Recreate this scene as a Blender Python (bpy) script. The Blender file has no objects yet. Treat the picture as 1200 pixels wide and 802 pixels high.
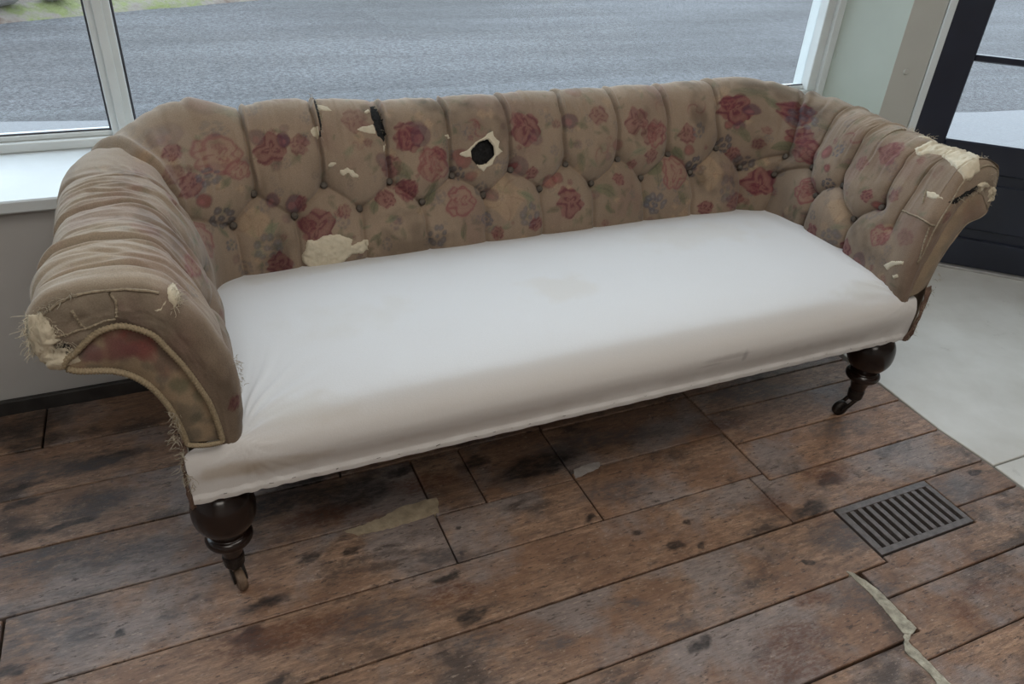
import bpy, math, random
import numpy as np
from mathutils import Vector, Matrix
random.seed(7)
rng = np.random.default_rng(7)
scene = bpy.context.scene
COL = scene.collection

# ------------------------------------------------------------------ camera, world, lights, exposure
cam_data = bpy.data.cameras.new('camera')
cam = bpy.data.objects.new('camera', cam_data)
COL.objects.link(cam)
cam_data.sensor_width = 36.0
cam_data.lens = 898.5 / 1200 * 36
cam_data.clip_start = 0.02
cam_data.clip_end = 200
yaw, pitch, roll = 0.44513, 0.566218, 0.06492
fw = Vector((math.sin(yaw) * math.cos(pitch), math.cos(yaw) * math.cos(pitch), -math.sin(pitch)))
rt = fw.cross(Vector((0, 0, 1))).normalized()
up = rt.cross(fw)
r2 = math.cos(roll) * rt + math.sin(roll) * up
u2 = -math.sin(roll) * rt + math.cos(roll) * up
cam.matrix_world = Matrix(((r2.x, u2.x, -fw.x, 0), (r2.y, u2.y, -fw.y, 0), (r2.z, u2.z, -fw.z, 1.35), (0, 0, 0, 1)))
scene.camera = cam

world = bpy.data.worlds.new('overcast_sky')
scene.world = world
world.use_nodes = True
wn = world.node_tree.nodes
wn['Background'].inputs['Color'].default_value = (0.83, 0.91, 1.0, 1)
wn['Background'].inputs['Strength'].default_value = 3.6

def fill_light(name, loc, size, power, color):
    d = bpy.data.lights.new(name, 'AREA'); d.shape = 'RECTANGLE'
    d.size, d.size_y = size; d.energy = power; d.color = color
    o = bpy.data.objects.new(name, d); o.location = loc; COL.objects.link(o)
    return o

fill_light('room_fill_light', (0.9, 0.2, 2.85), (1.6, 1.2), 34, (1.0, 0.94, 0.86))  # added warm fill for the room side, an unseen source
fill_light('room_fill_light', (-0.6, -1.6, 2.85), (1.6, 1.2), 34, (1.0, 0.94, 0.86))  # second added fill, further back and out of view

scene.view_settings.view_transform = 'Standard'
scene.view_settings.look = 'None'
scene.view_settings.gamma = 1.0
scene.view_settings.exposure = 0.0
scene.view_settings.use_curve_mapping = False

# ------------------------------------------------------------------ helpers
def link(o, parent=None, label=None, cat=None, group=None, kind=None):
    COL.objects.link(o)
    if parent: o.parent = parent
    if label: o['label'] = label
    if cat: o['category'] = cat
    if group: o['group'] = group
    if kind: o['kind'] = kind
    return o

def mesh_obj(name, verts, faces, mat, parent=None, smooth=True, **kw):
    me = bpy.data.meshes.new(name)
    verts = np.asarray(verts, dtype=np.float32).reshape(-1, 3)
    if isinstance(faces, np.ndarray) and faces.ndim == 2:
        n, k = faces.shape
        me.vertices.add(len(verts)); me.vertices.foreach_set('co', verts.ravel())
        me.loops.add(n * k); me.loops.foreach_set('vertex_index', faces.astype(np.int32).ravel())
        me.polygons.add(n); me.polygons.foreach_set('loop_start', np.arange(n, dtype=np.int32) * k)
        me.update(calc_edges=True)
    else:
        me.from_pydata([tuple(map(float, v)) for v in verts], [], [tuple(map(int, f)) for f in faces])
    me.polygons.foreach_set('use_smooth', np.full(len(me.polygons), smooth))
    me.materials.append(mat)
    me.validate()
    return link(bpy.data.objects.new(name, me), parent, **kw)

def grid_faces(n, m, keep=None, wrap=False):
    i, j = np.meshgrid(np.arange(n - 1), np.arange(m if wrap else m - 1), indexing='ij')
    j2 = (j + 1) % m
    f = np.stack([i * m + j, (i + 1) * m + j, (i + 1) * m + j2, i * m + j2], -1).reshape(-1, 4)
    if keep is not None: f = f[keep.ravel()]
    return f

def set_color(o, rgb):
    me = o.data
    at = me.color_attributes.new('pattern', 'FLOAT_COLOR', 'POINT')
    c = np.ones((len(me.vertices), 4), dtype=np.float32); c[:, :3] = rgb.reshape(-1, 3)
    at.data.foreach_set('color', c.ravel())

def catmull(P, n):
    """resample control points to n points, uniform arc length (numpy)"""
    P = np.asarray(P, float)
    Q = np.vstack([2 * P[0] - P[1], P, 2 * P[-1] - P[-2]])
    out = []
    t = np.linspace(0, 1, 24, endpoint=False)[:, None]
    for i in range(1, len(Q) - 2):
        a, b, c, d = Q[i - 1], Q[i], Q[i + 1], Q[i + 2]
        out.append(0.5 * (2 * b + (c - a) * t + (2 * a - 5 * b + 4 * c - d) * t ** 2 + (3 * b - a - 3 * c + d) * t ** 3))
    out.append(P[-1:]); D = np.vstack(out)
    L = np.r_[0, np.cumsum(np.linalg.norm(np.diff(D[:, :2 if D.shape[1] == 4 else D.shape[1]], axis=0), axis=1))]
    x = np.linspace(0, L[-1], n)
    return np.stack([np.interp(x, L, D[:, k]) for k in range(D.shape[1])], -1), L[-1]

def vnoise(x, y, seed=0):
    """smooth value noise, roughly -1..1"""
    r = np.random.default_rng(seed); T = r.random((64, 64)) * 2 - 1
    xi = np.floor(x).astype(int); yi = np.floor(y).astype(int); fx = x - xi; fy = y - yi
    fx = fx * fx * (3 - 2 * fx); fy = fy * fy * (3 - 2 * fy)
    g = lambda a, b: T[a % 64, b % 64]
    return (g(xi, yi) * (1 - fx) + g(xi + 1, yi) * fx) * (1 - fy) + (g(xi, yi + 1) * (1 - fx) + g(xi + 1, yi + 1) * fx) * fy

def fbm(x, y, seed=0, o=4):
    a, s = 0, 1.0
    for k in range(o):
        a = a + s * vnoise(x * 2 ** k, y * 2 ** k, seed + k); s *= .5
    return a / 1.9

def box_vf(a, b):
    x0, y0, z0 = a; x1, y1, z1 = b
    v = [(x0, y0, z0), (x1, y0, z0), (x1, y1, z0), (x0, y1, z0), (x0, y0, z1), (x1, y0, z1), (x1, y1, z1), (x0, y1, z1)]
    f = [(0, 3, 2, 1), (4, 5, 6, 7), (0, 1, 5, 4), (1, 2, 6, 5), (2, 3, 7, 6), (3, 0, 4, 7)]
    return v, f

def box(name, a, b, mat, parent=None, bevel=0.0, **kw):
    v, f = box_vf(a, b)
    o = mesh_obj(name, v, f, mat, parent, smooth=False, **kw)
    if bevel:
        m = o.modifiers.new('bevel', 'BEVEL'); m.width = bevel; m.segments = 2
    return o

def prism(name, poly, z0, z1, mat, parent=None, bevel=0.0, **kw):
    n = len(poly)
    v = [(x, y, z0) for x, y in poly] + [(x, y, z1) for x, y in poly]
    area = sum(poly[i][0] * poly[(i + 1) % n][1] - poly[(i + 1) % n][0] * poly[i][1] for i in range(n))
    f = [tuple(range(n - 1, -1, -1)), tuple(range(n, 2 * n))] + [(i, (i + 1) % n, n + (i + 1) % n, n + i) for i in range(n)]
    if area < 0: f = [t[::-1] for t in f]
    o = mesh_obj(name, v, f, mat, parent, smooth=False, **kw)
    if bevel:
        m = o.modifiers.new('bevel', 'BEVEL'); m.width = bevel; m.segments = 1
    return o

def vprism(name, p0, p1, d0, d1, z0, z1, mat, parent=None, bevel=0.0, **kw):
    """upright slab along the plan line p0->p1, depth d0..d1 to the left of it"""
    p0 = Vector(p0).to_2d(); p1 = Vector(p1).to_2d(); t = (p1 - p0).normalized(); n = Vector((-t.y, t.x))
    return prism(name, [tuple(p0 + n * d0), tuple(p1 + n * d0), tuple(p1 + n * d1), tuple(p0 + n * d1)], z0, z1, mat, parent, bevel, **kw)

def tube_vf(path, rad, seg=8, twist=None):
    P = np.asarray(path, float); n = len(P)
    rad = np.broadcast_to(np.asarray(rad, float), (n,))
    T = np.gradient(P, axis=0); T /= np.linalg.norm(T, axis=1)[:, None] + 1e-9
    ref = np.array([0, 0, 1.0]) if abs(T[0][2]) < .9 else np.array([1.0, 0, 0])
    V = []
    A = np.cross(T[0], ref)
    for i in range(n):
        A = A - T[i] * A.dot(T[i]); A /= np.linalg.norm(A) + 1e-9
        B = np.cross(T[i], A)
        th = np.linspace(0, 2 * np.pi, seg, endpoint=False)
        r = rad[i] * (1 + (twist * np.cos(2 * (th - i * .9)) if twist else 0))
        V.append(P[i] + (np.cos(th) * r)[:, None] * A + (np.sin(th) * r)[:, None] * B)
    V = np.vstack(V); F = [tuple(f) for f in grid_faces(n, seg, wrap=True)[:, ::-1]]
    F.append(tuple(range(seg))); F.append(tuple(range((n - 1) * seg, n * seg))[::-1])
    return V, F

def tube(name, path, rad, mat, parent=None, seg=8, twist=None, **kw):
    V, F = tube_vf(path, rad, seg, twist)
    return mesh_obj(name, V, F, mat, parent, **kw)

def lathe_vf(prof, c, seg=40):
    prof = np.asarray(prof, float); th = np.linspace(0, 2 * np.pi, seg, endpoint=False)
    V = np.stack([c[0] + prof[:, 0:1] * np.cos(th), c[1] + prof[:, 0:1] * np.sin(th), c[2] + np.repeat(prof[:, 1:2], seg, 1)], -1).reshape(-1, 3)
    F = [tuple(f) for f in grid_faces(len(prof), seg, wrap=True)]
    F.append(tuple(range(seg))); F.append(tuple(range((len(prof) - 1) * seg, len(prof) * seg))[::-1])
    return V, F

# ------------------------------------------------------------------ node helper and materials
class NT:
    def __init__(s, name):
        s.m = bpy.data.materials.new(name); s.m.use_nodes = True
        s.t = s.m.node_tree; s.n = s.t.nodes; s.l = s.t.links
        s.b = s.n['Principled BSDF']
    def new(s, typ, **kw):
        n = s.n.new(typ)
        for k, v in kw.items(): setattr(n, k, v)
        return n
    def set(s, sock, v):
        if isinstance(v, bpy.types.NodeSocket): s.l.new(v, sock)
        elif isinstance(v, (tuple, list)):
            sock.default_value = tuple(v) + ((1,) if len(v) == 3 and sock.type == 'RGBA' else ())
        else: sock.default_value = v
    def coord(s, which='Object'): return s.new('ShaderNodeTexCoord').outputs[which]
    def mapping(s, vec, scale=(1, 1, 1), loc=(0, 0, 0), rot=(0, 0, 0)):
        n = s.new('ShaderNodeMapping'); s.set(n.inputs[0], vec)
        n.inputs['Scale'].default_value = scale; n.inputs['Location'].default_value = loc; n.inputs['Rotation'].default_value = rot
        return n.outputs[0]
    def noise(s, vec, scale, detail=4, rough=.55, dist=0.0):
        n = s.new('ShaderNodeTexNoise'); s.set(n.inputs['Vector'], vec)
        n.inputs['Scale'].default_value = scale; n.inputs['Detail'].default_value = detail
        n.inputs['Roughness'].default_value = rough; n.inputs['Distortion'].default_value = dist
        return n.outputs['Fac']
    def ramp(s, fac, stops):
        n = s.new('ShaderNodeValToRGB'); s.set(n.inputs[0], fac); e = n.color_ramp.elements
        while len(e) < len(stops): e.new(.5)
        for a, (p, c) in zip(e, stops):
            a.position = p; a.color = (tuple(c) + (1,)) if isinstance(c, (tuple, list)) else (c, c, c, 1)
        return n.outputs[0]
    def mix(s, fac, a, b, blend='MIX'):
        n = s.new('ShaderNodeMix'); n.data_type = 'RGBA'; n.blend_type = blend
        s.set(n.inputs[0], fac); s.set(n.inputs[6], a); s.set(n.inputs[7], b); return n.outputs[2]
    def math(s, op, a, b=None, clamp=False):
        n = s.new('ShaderNodeMath'); n.operation = op; n.use_clamp = clamp
        s.set(n.inputs[0], a)
        if b is not None: s.set(n.inputs[1], b)
        return n.outputs[0]
    def bump(s, h, strength=.3, dist=.01):
        n = s.new('ShaderNodeBump'); n.inputs['Strength'].default_value = strength; n.inputs['Distance'].default_value = dist
        s.set(n.inputs['Height'], h); s.l.new(n.outputs[0], s.b.inputs['Normal']); return n
    def out(s, color=None, rough=None, spec=None, metal=None):
        if color is not None: s.set(s.b.inputs['Base Color'], color)
        if rough is not None: s.set(s.b.inputs['Roughness'], rough)
        if spec is not None: s.set(s.b.inputs['Specular IOR Level'], spec)
        if metal is not None: s.set(s.b.inputs['Metallic'], metal)
        return s.m

def painted(name, color, rough=.45, var=.06, scale=6):
    t = NT(name); c = t.coord()
    n = t.noise(c, scale, 5)
    col = t.mix(t.ramp(n, [(.35, 0.0), (.7, 1.0)]), tuple(x * (1 - var) for x in color), tuple(min(1, x * (1 + var)) for x in color))
    t.bump(t.noise(c, 60, 3), .08, .002)
    return t.out(col, rough)

WHITE = painted('white_frame_paint', (.66, .70, .70), .35)
SILLM = painted('white_sill_paint', (.62, .67, .69), .4)
GREYW = painted('grey_wall_paint', (.42, .415, .405), .75, .05, 3)
PALEG = painted('pale_green_paint', (.50, .57, .53), .5, .03)
BEIGE = painted('beige_post_paint', (.50, .50, .46), .5, .04)
NAVY = painted('navy_door_paint', (.012, .016, .030), .32, .15)
BLACKB = painted('black_skirting_paint', (.025, .023, .022), .5, .4, 20)
GASKET = painted('dark_glazing_seal', (.05, .05, .06), .6)
ROOMW = painted('room_wall_paint', (.52, .49, .45), .8)
CEIL = painted('white_ceiling_paint', (.8, .8, .78), .8)
DARKV = painted('dark_void', (.006, .005, .005), .9)

def make_glass():
    t = NT('window_glass'); t.n.remove(t.b)
    o = t.n['Material Output']; tr = t.new('ShaderNodeBsdfTransparent'); tr.inputs[0].default_value = (.93, .96, .97, 1)
    gl = t.new('ShaderNodeBsdfGlossy'); gl.inputs['Roughness'].default_value = .02
    fr = t.new('ShaderNodeFresnel'); 
    ge = t.new('ShaderNodeNewGeometry'); io = t.new('ShaderNodeMapRange'); t.l.new(ge.outputs['Backfacing'], io.inputs[0]); io.inputs[3].default_value = 1.45; io.inputs[4].default_value = 1 / 1.45
    t.l.new(io.outputs[0], fr.inputs[0])
    m = t.new('ShaderNodeMixShader'); t.l.new(fr.outputs[0], m.inputs[0]); t.l.new(tr.outputs[0], m.inputs[1]); t.l.new(gl.outputs[0], m.inputs[2])
    t.l.new(m.outputs[0], o.inputs[0]); return t.m
GLASS = make_glass()

# dark and pale marks on the boards: x, y, half length, half width (metres), turn
SPOTS = [
    (0.391, 1.076, 0.035, 0.018, 0.15, 'd'), (0.407, 0.961, 0.045, 0.022, 0.15, 'd'), (0.403, 0.902, 0.050, 0.026, -0.10, 'g'), (0.543, 0.842, 0.040, 0.018, -0.10, 'g'), (0.777, 1.128, 0.022, 0.011, 0.15, 'd'), (0.471, 1.205, 0.012, 0.008, 0.15, 'd'), (0.443, 1.128, 0.008, 0.006, 0.15, 'd'), (0.863, 1.040, 0.018, 0.014, 0.15, 'd'), (0.923, 0.974, 0.030, 0.018, 0.15, 'd'), (0.750, 0.864, 0.028, 0.018, -0.10, 'g'), (0.807, 0.784, 0.030, 0.018, -0.10, 'g'), (0.252, 1.388, 0.140, 0.055, 0.15, 'd'), (0.230, 1.427, 0.120, 0.040, 0.15, 'd'), (0.406, 1.135, 0.070, 0.030, -0.10, 'g'), (0.390, 1.033, 0.080, 0.040, -0.10, 'r'), (0.446, 1.381, 0.080, 0.040, -0.10, 'r'), (0.397, 1.441, 0.060, 0.020, 0.15, 'd'), (0.584, 1.408, 0.050, 0.030, 0.15, 'd'), (0.740, 1.342, 0.140, 0.060, 0.15, 'd'), (0.894, 1.183, 0.120, 0.050, -0.10, 'g'), (0.941, 1.381, 0.200, 0.040, -0.10, 'g'), (0.214, 1.227, 0.030, 0.015, 0.15, 'd'), (0.228, 1.025, 0.100, 0.060, -0.10, 'g'), (0.825, 0.730, 0.035, 0.020, 0.15, 'd'), (0.810, 0.782, 0.022, 0.012, -0.10, 'g'), (0.922, 0.975, 0.028, 0.018, 0.15, 'd'), (0.982, 0.952, 0.016, 0.012, 0.15, 'd'), (0.993, 1.032, 0.015, 0.010, 0.15, 'd'), (1.193, 0.821, 0.012, 0.010, 0.15, 'd'), (1.020, 0.668, 0.090, 0.050, -0.10, 'r'), (0.967, 0.621, 0.090, 0.050, -0.10, 'r'), (1.130, 0.736, 0.050, 0.020, -0.10, 'r'), (1.460, 1.050, 0.065, 0.045, -0.10, 'r'), (1.447, 1.027, 0.045, 0.028, 0.15, 'd'), (1.318, 0.960, 0.070, 0.025, 0.15, 'd'), (1.418, 0.587, 0.030, 0.050, -0.10, 'r'), (1.501, 0.621, 0.050, 0.020, -0.10, 'r'), (1.387, 0.568, 0.020, 0.030, -0.10, 'o'), (1.652, 1.184, 0.100, 0.050, -0.10, 'g'), (1.487, 1.427, 0.140, 0.050, -0.10, 'g'), (1.337, 0.856, 0.100, 0.060, -0.10, 'g'), (1.854, 0.907, 0.018, 0.014, 0.15, 'd'), (1.732, 0.877, 0.100, 0.050, -0.10, 'g'), (1.245, 0.705, 0.100, 0.050, -0.10, 'g'), (1.589, 0.810, 0.100, 0.050, -0.10, 'g'), (1.324, 1.322, 0.080, 0.030, -0.10, 'r'), (1.189, 1.286, 0.070, 0.030, -0.10, 'o'), (1.241, 1.006, 0.040, 0.050, -0.10, 'r'), (-0.466, 1.639, 0.050, 0.018, 0.15, 'd'), (-0.462, 1.701, 0.050, 0.018, 0.15, 'd'), (-0.370, 1.529, 0.070, 0.017, 0.15, 'd'), (-0.453, 1.528, 0.040, 0.030, 0.15, 'd'), (-0.470, 1.455, 0.120, 0.030, -0.10, 'g'), (-0.437, 1.230, 0.100, 0.070, -0.10, 'g'), (-0.392, 1.736, 0.140, 0.035, -0.10, 'g'), (-0.285, 1.736, 0.100, 0.030, 0.15, 'd'), (-0.446, 1.771, 0.100, 0.030, -0.10, 'g'), (-0.485, 1.951, 0.130, 0.090, 0.15, 'd'), (-0.452, 1.870, 0.080, 0.040, 0.15, 'd'), (-0.297, 1.583, 0.070, 0.050, -0.10, 'g'), (-0.300, 1.402, 0.200, 0.050, -0.10, 'g'), (-0.458, 1.159, 0.040, 0.020, 0.15, 'd'), (-0.341, 1.242, 0.060, 0.100, -0.10, 'g'), (-0.166, 1.190, 0.030, 0.020, -0.10, 'g'), (-0.262, 1.181, 0.015, 0.010, 0.15, 'd'), (0.016, 1.151, 0.055, 0.022, 0.15, 'd'), (-0.024, 1.084, 0.040, 0.020, 0.15, 'd'), (0.089, 1.432, 0.150, 0.050, 0.15, 'd'), (0.176, 1.492, 0.100, 0.030, 0.15, 'd'), (0.160, 1.358, 0.100, 0.040, -0.10, 'r'), (0.046, 1.057, 0.150, 0.050, -0.10, 'r'), (-0.461, 1.287, 0.050, 0.060, -0.10, 'g'), (0.126, 1.239, 0.030, 0.020, 0.15, 'd'), (0.004, 0.956, 0.040, 0.020, 0.15, 'd'), 
]
def wood_mat(spots):
    t = NT('old_floorboard_wood'); c = t.coord()
    oi = t.new('ShaderNodeObjectInfo')
    off = t.new('ShaderNodeCombineXYZ'); t.l.new(t.math('MULTIPLY', oi.outputs['Random'], 37.0), off.inputs[2])
    ad = t.new('ShaderNodeVectorMath'); ad.operation = 'ADD'; t.l.new(c, ad.inputs[0]); t.l.new(off.outputs[0], ad.inputs[1])
    p = ad.outputs[0]
    grain = t.noise(t.mapping(p, (5, 38, 1)), 2.4, 9, .72, .3)
    mott = t.noise(t.mapping(p, (14, 40, 1)), 1.6, 8, .78)
    fine = t.noise(t.mapping(p, (18, 150, 1)), 2.0, 5, .7)
    patch = t.noise(p, 3.6, 8, .62, .2)
    patch2 = t.noise(t.mapping(p, (1.0, 1.7, 1), (3.3, 1.7, 0)), 4.2, 8, .66, .3)
    col = t.ramp(grain, [(.30, (.185, .120, .088)), (.5, (.325, .212, .142)), (.72, (.46, .325, .230))])
    col = t.mix(t.ramp(mott, [(.40, .80), (.56, 0.0)]), col, (.14, .092, .070))
    tint = t.ramp(oi.outputs['Random'], [(0, (.82, .77, .75)), (.5, (1.0, .97, .96)), (1, (1.12, 1.04, .99))])
    col = t.mix(1.0, col, tint, 'MULTIPLY')
    # reddish brown, still varnished areas
    red = t.noise(t.mapping(p, (1, 1.5, 1), (7, 3, 0)), 4.5, 6, .6)
    col = t.mix(t.ramp(red, [(.46, 0.0), (.60, .75)]), col, t.mix(mott, (.115, .060, .038), (.27, .155, .098)))
    # worn grey areas where the varnish has gone
    col = t.mix(t.ramp(patch, [(.49, 0.0), (.60, .66)]), col, t.mix(mott, (.13, .118, .118), (.35, .32, .315)))
    # darker, greasy areas
    col = t.mix(t.ramp(patch2, [(.54, 0.0), (.64, .82)]), col, (.045, .034, .030))
    fl = t.noise(t.mapping(p, (26, 85, 1)), 1.5, 6, .72)
    col = t.mix(t.ramp(fl, [(.575, 0.0), (.63, .80)]), col, (.040, .028, .024))
    col = t.mix(t.ramp(fine, [(.36, .45), (.50, 0.0)]), col, (.075, .050, .038))
    lt = t.noise(t.mapping(p, (40, 100, 1), (5, 2, 0)), 1.6, 4, .7)
    col = t.mix(t.ramp(lt, [(.60, 0.0), (.68, .40)]), col, (.50, .40, .32))
    warp = t.new('ShaderNodeTexNoise'); t.l.new(c, warp.inputs['Vector']); warp.inputs['Scale'].default_value = 26; warp.inputs['Detail'].default_value = 4
    w = t.new('ShaderNodeVectorMath'); w.operation = 'MULTIPLY_ADD'
    t.l.new(warp.outputs['Color'], w.inputs[0]); w.inputs[1].default_value = (.06, .04, 0); w.inputs[2].default_value = (-.03, -.02, 0)
    wp = t.new('ShaderNodeVectorMath'); wp.operation = 'ADD'; t.l.new(c, wp.inputs[0]); t.l.new(w.outputs[0], wp.inputs[1])
    for kind, colr, op in (('d', (.014, .012, .012), .88), ('r', (.10, .036, .016), .7), ('g', (.075, .068, .070), .72), ('o', (.30, .15, .075), .45)):
        acc = None
        for x, y, a, b_, r, k in spots:
            if k != kind: continue
            m = t.new('ShaderNodeMapping'); m.vector_type = 'TEXTURE'
            t.l.new(wp.outputs[0], m.inputs[0]); m.inputs['Location'].default_value = (x, y, 0)
            m.inputs['Rotation'].default_value = (0, 0, r); m.inputs['Scale'].default_value = (a, b_ * .8, 100)
            L = t.new('ShaderNodeVectorMath'); L.operation = 'LENGTH'; t.l.new(m.outputs[0], L.inputs[0])
            acc = L.outputs['Value'] if acc is None else t.math('MINIMUM', acc, L.outputs['Value'])
        if acc is None: continue
        mr = t.new('ShaderNodeMapRange'); t.l.new(acc, mr.inputs[0]); mr.inputs[1].default_value = 1.15 if kind == 'd' and len(spots) < 99 else 1.35; mr.inputs[2].default_value = .62
        mr.inputs[3].default_value = 0; mr.inputs[4].default_value = op
        f = mr.outputs[0]
        f = t.math('MULTIPLY', f, t.ramp(t.noise(t.mapping(p, (1, 2.2, 1)), 34 if kind != 'r' else 70, 5, .7), [(.36, .62 if kind == 'd' else .15), (.58, 1.0)]))
        col = t.mix(f, col, colr)
    h = t.math('ADD', t.math('MULTIPLY', grain, 1.0), t.math('MULTIPLY', fine, .6))
    h = t.math('SUBTRACT', h, t.math('MULTIPLY', t.ramp(fl, [(.62, 0.0), (.72, 1.0)]), .5))
    t.bump(h, .42, .0035)
    rg = t.ramp(t.noise(p, 7, 5), [(.35, .33), (.65, .55)])
    return t.out(col, rg, .42)
WOOD = wood_mat([])

def concrete_mat():
    t = NT('pale_concrete'); c = t.coord()
    col = t.ramp(t.noise(c, 3.0, 8, .6), [(.3, (.50, .49, .45)), (.6, (.62, .62, .59)), (.8, (.70, .70, .69))])
    col = t.mix(t.ramp(t.noise(c, 9, 6, .7), [(.62, 0.0), (.72, .35)]), col, (.27, .26, .24))
    t.bump(t.noise(c, 40, 5), .2, .002)
    return t.out(col, .42)
CONC = concrete_mat()

def asphalt_mat():
    t = NT('wet_asphalt'); c = t.coord()
    big = t.noise(t.mapping(c, (.25, 1.6, 1), rot=(0, 0, -.05)), 1.0, 5, .55, .2)
    col = t.ramp(big, [(.35, (.062, .062, .066)), (.62, (.100, .102, .110))])
    col = t.mix(t.ramp(t.noise(c, 38, 4, .85), [(.40, 0.0), (.62, 1.0)]), t.mix(1.0, col, (.45, .45, .45), 'MULTIPLY'), t.mix(1.0, col, (1.6, 1.6, 1.6), 'MULTIPLY'))
    t.bump(t.noise(c, 45, 4, .8), .8, .02)
    return t.out(col, .62, .2)
ASPH = asphalt_mat()

def moss_mat():
    t = NT('mossy_bank'); c = t.coord()
    col = t.ramp(t.noise(c, 1.6, 6, .7), [(.35, (.10, .07, .055)), (.46, (.17, .15, .13)), (.56, (.13, .15, .05)), (.7, (.24, .26, .13))])
    t.bump(t.noise(c, 14, 5), .8, .05)
    return t.out(col, .85)
MOSS = moss_mat()
STONE = painted('grey_stone', (.30, .29, .28), .8, .3, 4)

def cloth_mat():
    t = NT('faded_floral_cloth'); at = t.new('ShaderNodeVertexColor'); at.layer_name = 'pattern'
    c = t.coord()
    uvn = t.noise(c, 420, 3, .7)
    col = t.mix(t.ramp(uvn, [(.3, 0.0), (.7, 1.0)]), t.mix(1.0, at.outputs[0], (.84, .83, .82), 'MULTIPLY'), t.mix(1.0, at.outputs[0], (1.14, 1.14, 1.14), 'MULTIPLY'))
    h = t.math('ADD', t.math('MULTIPLY', uvn, .5), t.noise(c, 60, 4))
    t.bump(h, .35, .0018)
    t.b.inputs['Sheen Weight'].default_value = .12
    t.b.inputs['Sheen Roughness'].default_value = .5
    return t.out(col, .92, .12)
CLOTH = cloth_mat()

def calico_mat():
    t = NT('white_calico'); at = t.new('ShaderNodeVertexColor'); at.layer_name = 'pattern'; c = t.coord()
    col = t.mix(t.ramp(t.noise(c, 380, 2, .7), [(.3, 0.0), (.7, 1.0)]), t.mix(1.0, at.outputs[0], (.96, .96, .96), 'MULTIPLY'), at.outputs[0])
    t.bump(t.math('ADD', t.noise(c, 350, 2), t.math('MULTIPLY', t.noise(c, 12, 4), .7)), .12, .002)
    t.b.inputs['Sheen Weight'].default_value = .1
    return t.out(col, .85, .2)
CALICO = calico_mat()

def simple(name, color, rough=.8, scale=60, var=.25, bump=.4, spec=.3, metal=0.0, dist=.004):
    t = NT(name); c = t.coord()
    n = t.noise(c, scale, 5, .65)
    col = t.mix(t.ramp(n, [(.3, 0.0), (.7, 1.0)]), tuple(x * (1 - var) for x in color), tuple(min(1, x * (1 + var)) for x in color))
    t.bump(n, bump, dist)
    return t.out(col, rough, spec, metal)
STUFF = simple('cream_wadding', (.50, .445, .34), .95, 45, .12, .6, .1)
HAIR = simple('black_horsehair', (.010, .010, .010), .8, 160, .8, 1.0, .3, dist=.008)
CORD = simple('tan_cord', (.27, .215, .14), .85, 300, .3, .4, .2)
THREAD = simple('frayed_thread', (.34, .30, .23), .9, 200, .3, .2, .1)
BROWNC = simple('brown_rag_cloth', (.13, .085, .065), .9, 90, .4, .5, .1)
BUTTON = simple('cloth_button', (.085, .072, .060), .8, 200, .3, .4, .2)
MAHOG = simple('dark_mahogany', (.014, .0065, .0045), .22, 14, .5, .05, .5)
IRON = simple('dark_iron', (.035, .030, .028), .42, 60, .4, .2, .5, .7)
CASTW = simple('worn_wooden_wheel', (.14, .095, .065), .6, 60, .4, .4)
GRATEM = simple('worn_cast_iron', (.115, .098, .092), .45, 50, .35, .3, .5, .15)
CLOTHEDGE = simple('raw_cloth_edge', (.26, .215, .155), .9, 160, .35, .5, .1)
RAIL = simple('dark_rail_wood', (.035, .025, .02), .6, 30, .3)
STAPLE = simple('staple_steel', (.16, .15, .14), .5, 50, .2, .1, .5, .5)
STRIP = simple('brushed_metal_strip', (.45, .45, .44), .4, 30, .15, .1, .5, .6)

# ------------------------------------------------------------------ setting: floor
floor = box('floor', (-3.2, -3.2, -.16), (1.925, 2.40, -.12), DARKV, kind='structure')
G = .0022
TH = .024
plank_mesh_n = 0
def plank(poly, tilt=0):
    cx = sum(p[0] for p in poly) / len(poly); cy = sum(p[1] for p in poly) / len(poly)
    q = []
    dz = random.uniform(-.0012, .0)
    # rectilinear polygons: pull every edge in by the gap
    n = len(poly)
    ar = sum(poly[i][0] * poly[(i + 1) % n][1] - poly[(i + 1) % n][0] * poly[i][1] for i in range(n))
    if ar < 0: poly = poly[::-1]
    for i in range(n):
        a, b, c = Vector(poly[i - 1]), Vector(poly[i]), Vector(poly[(i + 1) % n])
        d1 = (b - a).normalized(); d2 = (c - b).normalized()
        n1 = Vector((-d1.y, d1.x)); n2 = Vector((-d2.y, d2.x))
        q.append(tuple(b + (n1 + n2) * G * random.uniform(.6, 1.5)))
    xs = [p[0] for p in q]; ys = [p[1] for p in q]
    near = [t for t in SPOTS if min(xs) - t[2] - .02 < t[0] < max(xs) + t[2] + .02 and min(ys) - t[3] - .02 < t[1] < max(ys) + t[3] + .02]
    return prism('plank', q, -TH + dz, dz, wood_mat(near) if near else WOOD, floor, bevel=.0018)
def R4(x0, x1, y0, y1): return [(x0, y0), (x1, y0), (x1, y1), (x0, y1)]
E0 = 1.922
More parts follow.
